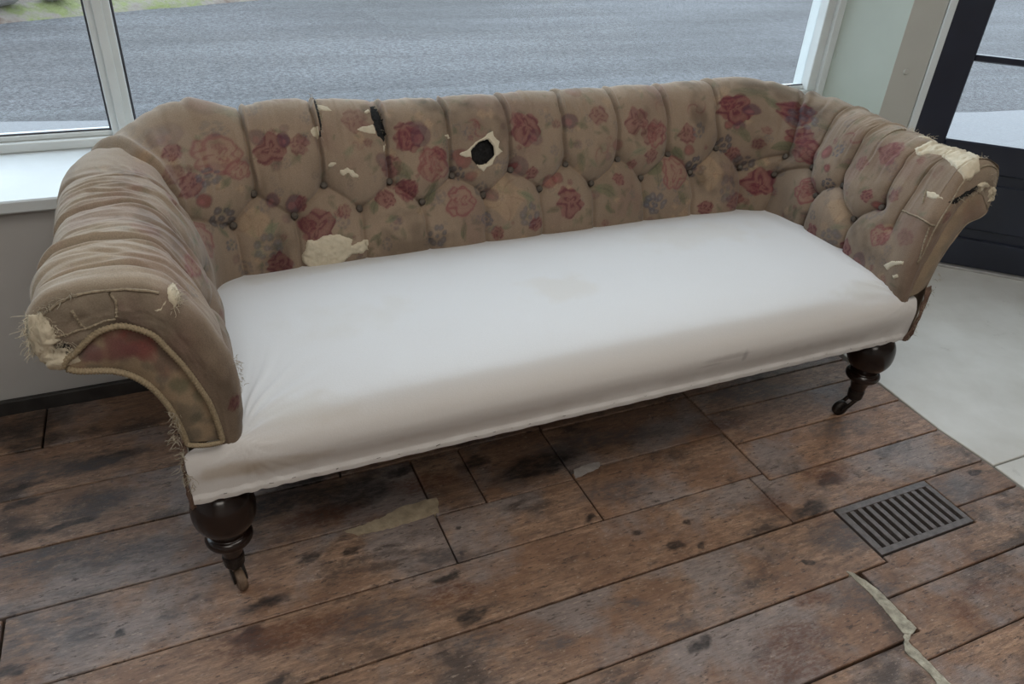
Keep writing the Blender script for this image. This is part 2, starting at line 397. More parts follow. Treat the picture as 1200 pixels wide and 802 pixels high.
boards = [R4(-3.2, -.435, 1.842, 2.028), R4(-.435, .95, 1.842, 2.028), R4(.95, E0, 1.842, 2.028),
          R4(-3.2, .62, 1.66, 1.842), R4(.62, E0, 1.66, 1.842),
          R4(-3.2, .25, 1.477, 1.66), R4(.25, .811, 1.5, 1.66), R4(.25, .811, 1.477, 1.5), R4(.811, 1.295, 1.467, 1.66), R4(1.295, E0, 1.565, 1.66),
          R4(-3.2, .430, 1.297, 1.477), R4(.430, .562, 1.262, 1.477), R4(.562, .806, 1.262, 1.477), R4(.806, 1.295, 1.285, 1.467),
          R4(-3.2, -.47, 1.108, 1.297), R4(-.47, .430, 1.108, 1.297), R4(.430, .806, 1.108, 1.262), R4(.806, 1.291, 1.108, 1.285),
          R4(1.295, E0, 1.467, 1.565), R4(1.295, E0, 1.370, 1.467), R4(1.293, E0, 1.231, 1.370),
          [(1.291, 1.081), (E0 - .008, 1.081), (E0 - .003, 1.231), (1.293, 1.231)],
          [(1.245, .936), (E0, .936), (E0 - .008, 1.081), (1.291, 1.081), (1.291, 1.108), (1.245, 1.108)],
          R4(-3.2, 1.245, .934, 1.108),
          R4(-3.2, 1.372, .755, .934),
          R4(1.690, E0, .829, .936),
          [(1.286, .676), (E0, .676), (E0, .829), (1.690, .829), (1.690, .773), (1.372, .773), (1.372, .755), (1.286, .755)],
          R4(-3.2, 1.268, .578, .755), R4(-3.2, 1.230, .398, .578), R4(-3.2, 1.23, .218, .398), R4(-3.2, 1.23, .04, .218),
          [(1.242, .526), (E0, .526), (E0, .676), (1.286, .676), (1.286, .588), (1.242, .588)],
          R4(1.240, E0, .376, .526), R4(1.240, E0, .226, .376), R4(1.24, E0, .04, .226)]
y = .04
while y > -3.1:
    boards.append(R4(-3.2, random.uniform(-.8, 1), max(y - .178, -3.2), y))
    boards.append(R4(boards[-1][1][0], E0, max(y - .178, -3.2), y)); y -= .178
for b in boards: plank(b)
prism('concrete_slab', [(E0 + .012, -3.2), (6.2, -3.2), (6.2, .895), (E0 + .006, .905)], -.1, .000, CONC, floor, bevel=.002)
prism('concrete_slab', [(E0 + .006, .909), (6.2, .899), (6.2, 1.75), (3.06, 1.75), (2.67, 2.10), (2.5, 2.2), (2.45, 2.03), (E0 + .012, 2.03), (E0 + .018, 1.5), (E0 - .003, 1.15), (E0 - .006, 1.08)], -.1, .001, CONC, floor, bevel=.002)
FILLM = simple('dirty_plaster_filler', (.34, .32, .26), .8, 55, .45, .9, .2, dist=.006)
# plaster-filled gap between the two runs of boards
def ragged(pts, amp, seed, step=.008):
    r = random.Random(seed); out = []
    n = len(pts)
    for i in range(n):
        a = Vector(pts[i]); b = Vector(pts[(i + 1) % n]); k = max(1, int((b - a).length / step))
        for j in range(k):
            p = a.lerp(b, j / k); out.append((p.x + r.uniform(-amp, amp), p.y + r.uniform(-amp, amp)))
    return out
prism('filler_strip', ragged([(1.256, .768), (1.268, .757), (1.284, .70), (1.2835, .592), (1.262, .583), (1.244, .592), (1.250, .63), (1.256, .66), (1.258, .70), (1.256, .73)], .0016, 3), -.02, .0018, FILLM, floor)
prism('filler_strip', ragged([(1.247, .592), (1.262, .585), (1.240, .575), (1.2395, .20), (1.208, .20), (1.213, .36), (1.206, .45), (1.219, .50), (1.214, .56)], .0018, 4), -.02, .0018, FILLM, floor)
PALEP = simple('pale_old_filler', (.36, .29, .20), .7, 40, .25, .5)
prism('filler_patch', ragged([(.215, 1.288), (.30, 1.300), (.36, 1.318), (.43, 1.322), (.452, 1.318), (.442, 1.27), (.38, 1.262), (.30, 1.262), (.24, 1.266)], .002, 5), -.02, .0010, PALEP, floor)
prism('filler_patch', ragged([(.808, 1.262), (.82, 1.292), (.86, 1.300), (.900, 1.297), (.885, 1.275), (.84, 1.268)], .002, 6), -.02, .0010, simple('pale_grey_filler', (.34, .31, .29), .7, 40, .2, .5), floor)

# ------------------------------------------------------------------ setting: wall, sill, window, post, door
YW = 2.03; SZ = .60; YG = 2.385
box('wall_window', (-3.2, YW, -.2), (2.10, YW + .05, SZ - .03), GREYW, kind='structure')
box('baseboard_window', (-3.2, YW - .016, -.01), (1.93, YW, .042), BLACKB, kind='structure', bevel=.003)
prism('trim_1', [(-3.2, 2.003), (2.08, 2.003), (2.405, 2.37), (2.405, 2.44), (-3.2, 2.44)], SZ - .032, SZ, SILLM, kind='structure', bevel=.004)
# window: rails, mullions and panes
win = box('window_1', (-3.2, YG - .03, SZ), (2.42, YG + .05, SZ + .026), WHITE, kind='structure', bevel=.004)
box('glazing_bead', (-3.2, YG - .012, SZ + .026), (2.36, YG + .03, SZ + .040), WHITE, win, bevel=.003)
def mullion(x, w):
    box('mullion', (x - w / 2, YG - .03, SZ + .026), (x + w / 2, YG + .05, 2.5), WHITE, win, bevel=.004)
    box('mullion_ridge', (x - w / 5, YG - .042, SZ + .026), (x + w / 5, YG - .03, 2.5), WHITE, win, bevel=.003)
    for sg in (-1, 1):
        box('glazing_seal', (x + sg * (w / 2 + .003) - .003, YG - .008, SZ + .040), (x + sg * (w / 2 + .003) + .003, YG + .012, 2.5), GASKET, win)
MX = -.112
mullion(MX, .060); mullion(MX - 2.38, .060)
box('window_jamb', (2.335, YG - .035, SZ + .026), (2.375, YG + .05, 2.5), WHITE, win, bevel=.004)
box('window_jamb', (2.375, YG - .05, SZ), (2.41, YG + .05, 2.5), WHITE, win, bevel=.004)
box('top_rail', (-3.2, YG - .03, 2.5), (2.43, YG + .05, 2.56), WHITE, win)
for x0, x1 in ((-3.2, MX - 2.41), (MX - 2.35, MX - .030), (MX + .030, 2.335)):
    box('pane', (x0, YG + .002, SZ + .028), (x1, YG + .008, 2.5), GLASS, win)
    box('glazing_seal', (x0, YG - .006, SZ + .040), (x1, YG + .001, SZ + .044), GASKET, win)
box('wall_above', (-3.2, YG - .05, 2.56), (2.43, YG + .1, 2.95), GREYW, kind='structure')
# pier between window and door
pier = vprism('wall_pier', (2.402, 2.372), (2.535, 2.150), 0, .08, 0, 2.95, PALEG, kind='structure')
prism('wall_pier_base', [(2.09, 2.03), (2.50, 2.10), (2.50, 2.25), (2.41, 2.36)], -.2, SZ - .04, PALEG, kind='structure')
post = vprism('trim_2', (2.530, 2.152), (2.648, 2.092), 0, .10, 0, 2.95, BEIGE, kind='structure', bevel=.006)
vprism('post_edge', (2.640, 2.085), (2.662, 2.068), 0, .06, 0, 2.95, WHITE, post, bevel=.003)
def disc(p, n, r, parent, mat):
    n = Vector((n[0], n[1], 0)).normalized(); prof = np.array([(0.0001, .004), (r * .75, .004), (r * .8, .002), (r * .9, .002), (r, .0)])
    V, F = lathe_vf(prof, (0, 0, 0), 20)
    rot = Vector((0, 0, 1)).rotation_difference(n).to_matrix()
    V = [tuple(rot @ Vector(v) + Vector(p)) for v in V]
    mesh_obj('screw_cover', V, F, mat, parent, smooth=False)

disc((2.419, 2.342, .761), (-.86, -.51), .012, pier, PALEG)
disc((2.580, 2.125, .741), (-.45, -.89), .012, post, BEIGE)
# door, standing at an angle to the window wall
DA = Vector((2.655, 2.075)); DD = Vector((.742, -.670)); DN = Vector((.670, .742))
def dpt(a, b=0): p = DA + DD * a + DN * b; return (p.x, p.y)
door = vprism('door_1', dpt(.0), dpt(.125), 0, .045, .012, 2.05, NAVY, kind='structure', bevel=.004)
DW = .98
vprism('stile', dpt(DW - .125), dpt(DW), 0, .045, .012, 2.05, NAVY, door, bevel=.004)
vprism('bottom_rail', dpt(.125), dpt(DW - .125), .0, .045, .012, .13, NAVY, door, bevel=.004)
vprism('middle_rail', dpt(.125), dpt(DW - .125), .0, .045, .40, .515, NAVY, door, bevel=.006)
vprism('lower_panel', dpt(.125), dpt(DW - .125), .014, .032, .12, .41, NAVY, door, bevel=.003)
vprism('raised_field', dpt(.19), dpt(DW - .19), .006, .016, .17, .36, NAVY, door, bevel=.004)
vprism('top_rail', dpt(.125), dpt(DW - .125), .0, .045, 1.93, 2.05, NAVY, door, bevel=.004)
for z in (.80, 1.16, 1.53):
    vprism('glazing_bar', dpt(.125), dpt(DW - .125), .008, .038, z, z + .024, NAVY, door, bevel=.004)
for z0, z1 in ((.515, .80), (.824, 1.16), (1.184, 1.53), (1.554, 1.93)):
    vprism('pane', dpt(.126), dpt(DW - .126), .020, .025, z0, z1, GLASS, door)
vprism('trim_3', dpt(-.02), dpt(DW + .02), -.02, .06, .001, .012, STRIP, kind='structure', bevel=.002)
vprism('trim_4', dpt(-.0), dpt(DW), .0, .05, 2.05, 2.95, NAVY, kind='structure')
vprism('trim_5', dpt(DW), dpt(DW + .1), -.02, .08, .0, 2.95, BEIGE, kind='structure')
vprism('wall_right', dpt(DW + .1), (6.2, dpt(DW + .1)[1]), 0, .1, 0, 2.95, GREYW, kind='structure')
box('wall_left', (-3.3, -3.3, -.2), (-3.2, 2.4, 2.95), GREYW, kind='structure')
box('wall_back', (-3.2, -3.3, -.2), (6.2, -3.2, 2.95), ROOMW, kind='structure')
box('wall_far', (6.2, -3.3, -.2), (6.3, 1.5, 2.95), ROOMW, kind='structure').name = 'wall_far'
box('ceiling', (-3.3, -3.2, 2.95), (6.2, 2.45, 3.0), CEIL, kind='structure')

# ------------------------------------------------------------------ outside
road = box('road', (-14, 2.6, -.30), (22, 17.0, -.20), ASPH, kind='structure')
prism('pavement', [(-14, 2.45), (22, 2.45), (22, 1.6), (22, 2.6), (6.0, 4.15), (2.2, 4.9), (-1, 5.5), (-14, 6.6)][0:2] + [(22, 2.7), (6.0, 4.15), (2.2, 4.9), (-1, 5.5), (-14, 6.6)], -.29, -.196, simple('wet_pavement', (.13, .135, .145), .5, 40, .15, .4), kind='structure')

# mossy verge with stones on the far side
n, m = 300, 60
X_, Y_ = np.meshgrid(np.linspace(-8, 9, n), np.linspace(0, 1, m), indexing='ij')
YY = 9.15 + .48 * X_ + Y_ * 3.0 + .08 * fbm(X_ * 1.3, Y_ * 2, 4)
ZZ = -.21 + .55 * np.clip(Y_ * 1.6, 0, 1) ** .8 + .10 * fbm(X_ * 2.5, Y_ * 9, 9) * np.clip(Y_ * 8, 0, 1)
mesh_obj('grass_verge', np.stack([X_, YY, ZZ], -1), grid_faces(n, m), MOSS, label='mossy grass verge along the far side of the road', cat='verge', kind='stuff')
for i, (x, dy, sx, sz) in enumerate([(-1.22, .26, .22, .12), (-.80, .28, .15, .10)]):
    th, ph = np.meshgrid(np.linspace(.01, np.pi - .01, 12), np.linspace(0, 2 * np.pi, 16, endpoint=False), indexing='ij')
    d = 1 + .18 * fbm(th * 2 + i * 3, np.cos(ph) * 2, i + 20)
    P = np.stack([x + sx * d * np.sin(th) * np.cos(ph), 9.15 + .48 * x + dy + .13 * d * np.sin(th) * np.sin(ph), -.20 + .55 * (dy / 3 * 1.6) ** .8 + .95 * sz + sz * d * np.cos(th)], -1)
    lab = ['larger pale grey stone on the far verge, further from the window mullion', 'smaller grey stone on the far verge, beside the window mullion'][i]
    mesh_obj('stone', P, grid_faces(12, 16, wrap=True), STONE, label=lab, cat='stone', group='stones on the far verge')

# ------------------------------------------------------------------ floor grate
gr = bpy.data.objects.new('floor_grate', None); gr.location = (1.53, .854, 0)
link(gr, label='worn cast iron floor grate with long slots set into the boards', cat='grate')
def gbox(name, a, b, bevel=.001):
    a = (a[0] - 1.53, a[1] - .854, a[2]); b = (b[0] - 1.53, b[1] - .854, b[2])
    return box(name, a, b, GRATEM, gr, bevel=bevel)
gx0, gx1, gy0, gy1 = 1.3745, 1.6875, .776, .933
sl = np.linspace(1.400, 1.6655, 11); hw = .0064
gbox('frame_edge', (gx0, gy0, -.02), (gx1, .793, .0)); gbox('frame_edge', (gx0, .914, -.02), (gx1, gy1, .0))
gbox('frame_edge', (gx0, .793, -.02), (sl[0] - hw, .914, .0)); gbox('frame_edge', (sl[-1] + hw, .793, -.02), (gx1, .914, .0))
for i in range(10):
    gbox('bar', (sl[i] + hw, .793, -.02), (sl[i + 1] - hw, .914, -.0006))

# ------------------------------------------------------------------ sofa
sofa = bpy.data.objects.new('sofa', None); sofa.location = (0, 0, 0)
link(sofa, label='old button-backed sofa, torn faded floral upholstery, white calico seat, turned dark legs', cat='sofa')

#GEO-BEGIN
YF = 1.195                      # where the arm columns end and the rounded front begins
# profile: u outwards, z, then the inset target (piping line) for the front scroll
PA = [(0, .36, .027, .36), (-.004, .42, .027, .42), (-.010, .473, .027, .455), (-.013, .526, .035, .52), (-.005, .584, .05, .57), (.012, .64, .065, .61), (.032, .693, .082, .645),
      (.06, .742, .097, .673), (.10, .765, .118, .69), (.145, .771, .141, .70), (.20, .766, .165, .697), (.24, .750, .18, .69), (.264, .718, .193, .68), (.268, .68, .21, .665),
      (.248, .645, .232, .645), (.215, .630, .215, .630), (.165, .618, .165, .618), (.13, .592, .13, .592), (.106, .55, .106, .55), (.092, .50, .092, .50), (.084, .44, .084, .44), (.086, .39, .086, .39), (.088, .30, .088, .30)]
PB = [(0, .36), (0, .42), (.008, .475), (.024, .53), (.044, .58), (.062, .63), (.082, .685), (.108, .738), (.14, .775), (.175, .790), (.213, .785), (.243, .765), (.258, .730), (.255, .69),
      (.232, .658), (.20, .640), (.16, .61), (.14, .57), (.13, .53), (.124, .48), (.12, .44), (.12, .39), (.12, .30)]
PC = [(u * (.80 if z > .6 and u > .12 else .9 if u > .03 else 1) + (.004 if z < .6 else 0), z + (.026 if z > .7 else .012 if z > .6 else 0), a * .82, b + .012 * (b > .6)) for u, z, a, b in PA]
NV = 330
fA, LA = catmull(PA, NV); fB, LB = catmull([p + (0, 0) for p in PB], NV); fC, LC = catmull(PC, NV)
LV = LB
vv = np.linspace(0, LV, NV)
def path():
    pts = [(.020, YF), (.020, 1.69)]
    a = [np.linspace([.020, YF], [.020, 1.68], 200)[:-1]]
    th = np.linspace(np.pi, np.pi / 2, 60)
    a.append(np.stack([.13 + .11 * np.cos(th), 1.68 + .11 * np.sin(th)], -1)[:-1])
    a.append(np.linspace([.13, 1.79], [1.605, 1.79], 500)[:-1])
    th = np.linspace(np.pi / 2, 0, 60)
    a.append(np.stack([1.605 + .11 * np.cos(th), 1.68 + .11 * np.sin(th)], -1)[:-1])
    a.append(np.linspace([1.715, 1.68], [1.668, YF], 200))
    P = np.vstack(a); L = np.r_[0, np.cumsum(np.linalg.norm(np.diff(P, axis=0), axis=1))]
    return P, L
PP, PL = path(); LS = PL[-1]
NS = 1150
ss = np.linspace(0, LS, NS)
px = np.interp(ss, PL, PP[:, 0]); py = np.interp(ss, PL, PP[:, 1])
tx = np.gradient(px); ty = np.gradient(py); tl = np.hypot(tx, ty); nx, ny = -ty / tl, tx / tl
k = np.exp(-np.linspace(-2.5, 2.5, 41) ** 2); k /= k.sum()
nx = np.convolve(np.pad(nx, 20, 'edge'), k, 'valid'); ny = np.convolve(np.pad(ny, 20, 'edge'), k, 'valid'); q = np.hypot(nx, ny); nx /= q; ny /= q
SL = .485 + .1728 / 2          # s at the middle of the left corner
SR = LS - SL
S_back0 = .485 + .1728         # s where the straight back starts (x = .13)
def s_of_x(x): return S_back0 + (x - .13)
# blend weights of the three profiles along s
def sm(x): x = np.clip(x, 0, 1); return x * x * (3 - 2 * x)
wB = sm((ss - .42) / (.74 - .42)) * sm((LS - ss - .34) / (.72 - .34))
left = (ss < LS / 2).astype(float)
Fu = fB[None, :, 0] * wB[:, None] + (1 - wB)[:, None] * (fA[None, :, 0] * left[:, None] + fC[None, :, 0] * (1 - left)[:, None])
Fz = fB[None, :, 1] * wB[:, None] + (1 - wB)[:, None] * (fA[None, :, 1] * left[:, None] + fC[None, :, 1] * (1 - left)[:, None])
rollw = sm((fB[:, 0] - .09) / .08)[None, :] * (np.arange(NV) > 60)[None, :]
armL = sm((ss - .10) / .12) * sm((.60 - ss) / .14); armR = sm((ss - (LS - .66)) / .14)
shr = 1 - .13 * armL - .14 * armR
Fu = np.where(Fu > .10, .10 + (Fu - .10) * shr[:, None], Fu)
topw = sm((vv - .20) / .14)[None, :] * (1 - .5 * sm((vv - .50) / .2))[None, :]
Fz = Fz + topw * (-.015 * armR[:, None] * sm((LS - ss + .1) / .2)[:, None] + .012 * np.exp(-((ss - (LS - .62)) / .13) ** 2)[:, None] + .016 * (np.exp(-((ss - .82) / .14) ** 2))[:, None] - .003 * np.exp(-((ss - (LS - .60)) / .12) ** 2)[:, None])
S, V = np.meshgrid(ss, vv, indexing='ij')
vu_back = vv[np.argmin(np.abs(fB[:180, 1] - .618))]; vl_back = vv[np.argmin(np.abs(fB[:180, 1] - .562))]
ups = [(s_of_x(x), vu_back) for x in (.166, .337, .508, .680, .852, 1.025, 1.197, 1.372, 1.550)]
los = [(s_of_x(x), vl_back) for x in (.255, .42, .59, .765, .938, 1.105, 1.275, 1.45, 1.625)]
# corners and arms
va_u, va_l = vu_back - .012, vl_back - .022
upsL = [(SL - .03, vu_back - .01), (1.50 - YF, va_u), (1.345 - YF, va_u)]
losL = [(SL + .07, vl_back - .005), (1.59 - YF, va_l), (1.42 - YF, va_l), (1.255 - YF, va_l + .0)]
sR = lambda y: LS - (y - YF) * 1.005
upsR = [(SR + .02, vu_back - .01), (sR(1.672), va_u), (sR(1.515), va_u), (sR(1.352), va_u)]
losR = [(sR(1.755), va_l + .01), (sR(1.60), va_l), (sR(1.425), va_l)]
UP = sorted(upsL + ups + upsR); LO = sorted(losL + los + losR)
segs = []
for i, (s0, v0) in enumerate(UP):
    lean = 0.0
    segs.append((s0, v0, s0 + lean, v0 + .12, 1.0)); segs.append((s0 + lean, v0 + .12, s0 + lean, LV, .8))
    for s1, v1 in LO:
        if abs(s1 - s0) < .125: segs.append((s0, v0, s1, v1, .75))
for s1, v1 in LO: segs.append((s1, v1, s1 + .004, 0, .85))
# extra pleats on the roll near the front of the arms
for s0 in (.045, ): segs.append((s0, vu_back + .06, s0, LV, .7))
segs.append((LS - .085, vu_back - .05, LS - .06, LV * .55, .5))
# wavy coordinates so that no crease is ruler straight
Sw = S + .006 * vnoise(S * 9, V * 14, 31) + .003 * vnoise(S * 30, V * 30, 33)
Vw = V + .005 * vnoise(S * 12, V * 12, 32)
dmin = np.full(S.shape, 9.0); dsharp = np.zeros(S.shape); fold = np.zeros(S.shape)
for s0, v0, s1, v1, wgt in segs:
    i0 = max(0, int((min(s0, s1) - .14) / LS * NS)); i1 = min(NS, int((max(s0, s1) + .14) / LS * NS) + 1)
    a = Sw[i0:i1]; b = Vw[i0:i1]
    ex, ey = s1 - s0, v1 - v0; L2 = ex * ex + ey * ey
    t = np.clip(((a - s0) * ex + (b - v0) * ey) / L2, 0, 1)
    d = np.hypot(a - s0 - t * ex, b - v0 - t * ey)
    dmin[i0:i1] = np.minimum(dmin[i0:i1], d + (1 - wgt) * .01)
    dsharp[i0:i1] = np.maximum(dsharp[i0:i1], wgt * np.exp(-(d / .0042)))
    if abs(s1 - s0) < .03 and v1 > v0:      # the pleats over the roll are folded: one side lies over the other
        sd = a - s0 - t * ex; on = sm((b - v0) / .04)
        fold[i0:i1] += on * (.0055 * np.exp(-((sd - .007) / .005) ** 2) - .0080 * np.exp(-((sd + .0015) / .0028) ** 2))
dbut = np.full(S.shape, 9.0)
for s0, v0 in UP + LO:
    i0 = max(0, int((s0 - .15) / LS * NS)); i1 = min(NS, int((s0 + .15) / LS * NS) + 1)
    dbut[i0:i1] = np.minimum(dbut[i0:i1], np.hypot(Sw[i0:i1] - s0, Vw[i0:i1] - v0))
pil = 1 - np.exp(-dmin / .026)
fade = 1 - .45 * sm((V - LV * .50) / .15)
D = .021 * pil * (1 - .38 * sm((vu_back + .01 - V) / .05) * sm((S - .5) / .2) * sm((LS - .75 - S) / .2)) * (1 - .55 * sm((V - .27) / .12)) + .004 * sm((V - .27) / .12) - .0105 * dsharp + .8 * fold - .020 * np.exp(-(dbut / .024) ** 1.4) - .012 - .004 * np.exp(-(dbut / .009) ** 2)
# wrinkles: fine gathers running across the roll, strongest near pleats and on the left arm
wr = fbm(S * 55, V * 5, 41, 3)
armw = sm((.62 - S) / .3) + .55 * sm((S - (LS - .62)) / .3)
D += (.0011 + .0026 * armw * sm((V - .22) / .1)) * wr * sm((V - .12) / .1)
D += (.0018 + .003 * armw) * fbm(S * 14, V * 9, 45, 3)
ridge = 1 - np.abs(vnoise(S * 34 + 2 * vnoise(S * 6, V * 6, 5), V * 3.5, 47)) * 2.2
D += .0032 * armw * np.clip(ridge, 0, 1) * sm((V - .25) / .08)
# sharp little gathers across the rolls
qq = random.Random(11)
for n_ in range(150):
    if n_ < 46: s0 = qq.uniform(.03, .62); dep = qq.uniform(.002, .0055)
    elif n_ < 78: s0 = LS - qq.uniform(.05, .62); dep = qq.uniform(.0015, .004)
    else: s0 = qq.uniform(.6, LS - .6); dep = qq.uniform(.0008, .0022)
    v0 = qq.uniform(.26, .52); ln = qq.uniform(.05, .22); s1 = s0 + qq.uniform(-.02, .02); v1 = v0 + ln; wd = qq.uniform(.0022, .005)
    i0 = max(0, int((min(s0, s1) - .04) / LS * NS)); i1 = min(NS, int((max(s0, s1) + .04) / LS * NS) + 1)
    a = Sw[i0:i1] + .004 * np.sin(Vw[i0:i1] * 25 + n_); b = Vw[i0:i1]
    t = (b - v0) / ln; tt = np.clip(t, 0, 1)
    d = np.abs(a - s0 - tt * (s1 - s0)); env = np.clip(1 - (2 * t - 1) ** 2, 0, 1)
    D[i0:i1] += env * (-dep * np.exp(-d / wd) + dep * .7 * np.exp(-((a - s0 - tt * (s1 - s0) - wd * 2.2) / (wd * 1.6)) ** 2))
D += .0016 * fbm(S * 42, V * 34, 49, 3)
# the twisted lump at the left back corner
D += .038 * np.exp(-(((S - s_of_x(.095)) / .038) ** 2 + ((V - .49) / .05) ** 2))
D += .008 * np.exp(-(((S - s_of_x(.06)) / .022) ** 2 + ((V - .45) / .09) ** 2))
# profile normals
du = np.gradient(Fu, axis=1); dz = np.gradient(Fz, axis=1); dl = np.hypot(du, dz) + 1e-9
Nu, Nz = -dz / dl, du / dl       # points away from the stuffing
U2 = Fu + Nu * D; Z2 = Fz + Nz * D
BX = px[:, None] + nx[:, None] * U2; BY = py[:, None] + ny[:, None] * U2
BODY = np.stack([BX, BY, Z2], -1)
# rounded front ends
def cap(col_u, col_z, f, mirror, K=34):
    th = np.linspace(0, 1, K)[1:]
    rows = []
    tu, tz = f[:, 2], f[:, 3]
    for i, q in enumerate(th):
        fr = np.where(q < .5, .55 * (1 - np.cos(q * np.pi)), .55 + .45 * (q - .5) / .5)
        yy = .030 * np.sin(min(q, .5) * np.pi)
        bump_ = .003 * fbm(np.linspace(0, 22, NV), np.full(NV, q * 5.0), 61, 3) + .004 * np.sin(q * np.pi) * vnoise(np.linspace(0, 9, NV), np.full(NV, 2.0), 62)
        rows.append(np.stack([col_u + (tu - col_u) * fr, np.full(NV, YF - yy) - bump_ * (fr > .05), col_z + (tz - col_z) * fr], -1))
    return np.array(rows)
capL = cap(U2[0], Z2[0], fA, False); capR = cap(U2[-1], Z2[-1], fC, True)
def place(c, x0, sg): c = c.copy(); c[..., 0] = x0 + sg * c[..., 0]; return c
CL = place(capL, .020, -1)[::-1]; CR = place(capR, 1.668, 1)
NC = len(CL)
FULL = np.concatenate([CL, BODY, CR], 0)
dsc = .0030
sfull = np.r_[-(np.arange(NC, 0, -1)) * dsc, ss, LS + np.arange(1, NC + 1) * dsc]
gS = np.gradient(FULL, axis=0); gV = np.gradient(FULL, axis=1)
NRM = np.cross(gV, gS); NRM /= np.linalg.norm(NRM, axis=2)[..., None] + 1e-12
if NRM[NC + 600, 60, 1] > 0: NRM = -NRM     # the inner face looks towards the room (-y)
#GEO-END
print('body', FULL.shape, LS, LV, vu_back, vl_back)

def surf(s, v, off=0.0):
    """point on the upholstery at (s, v), pushed out by off"""
    fi = np.interp(s, sfull, np.arange(len(sfull))); fj = np.asarray(v) / LV * (NV - 1)
    i = np.clip(np.floor(fi).astype(int), 0, len(sfull) - 2); j = np.clip(np.floor(fj).astype(int), 0, NV - 2)
    a = (fi - i)[..., None]; b = (fj - j)[..., None]
    def bl(A): return (A[i, j] * (1 - a) + A[i + 1, j] * a) * (1 - b) + (A[i, j + 1] * (1 - a) + A[i + 1, j + 1] * a) * b
    nn = bl(NRM); nn /= np.linalg.norm(nn, axis=-1)[..., None] + 1e-9
    return bl(FULL) + nn * np.asarray(off)[..., None]

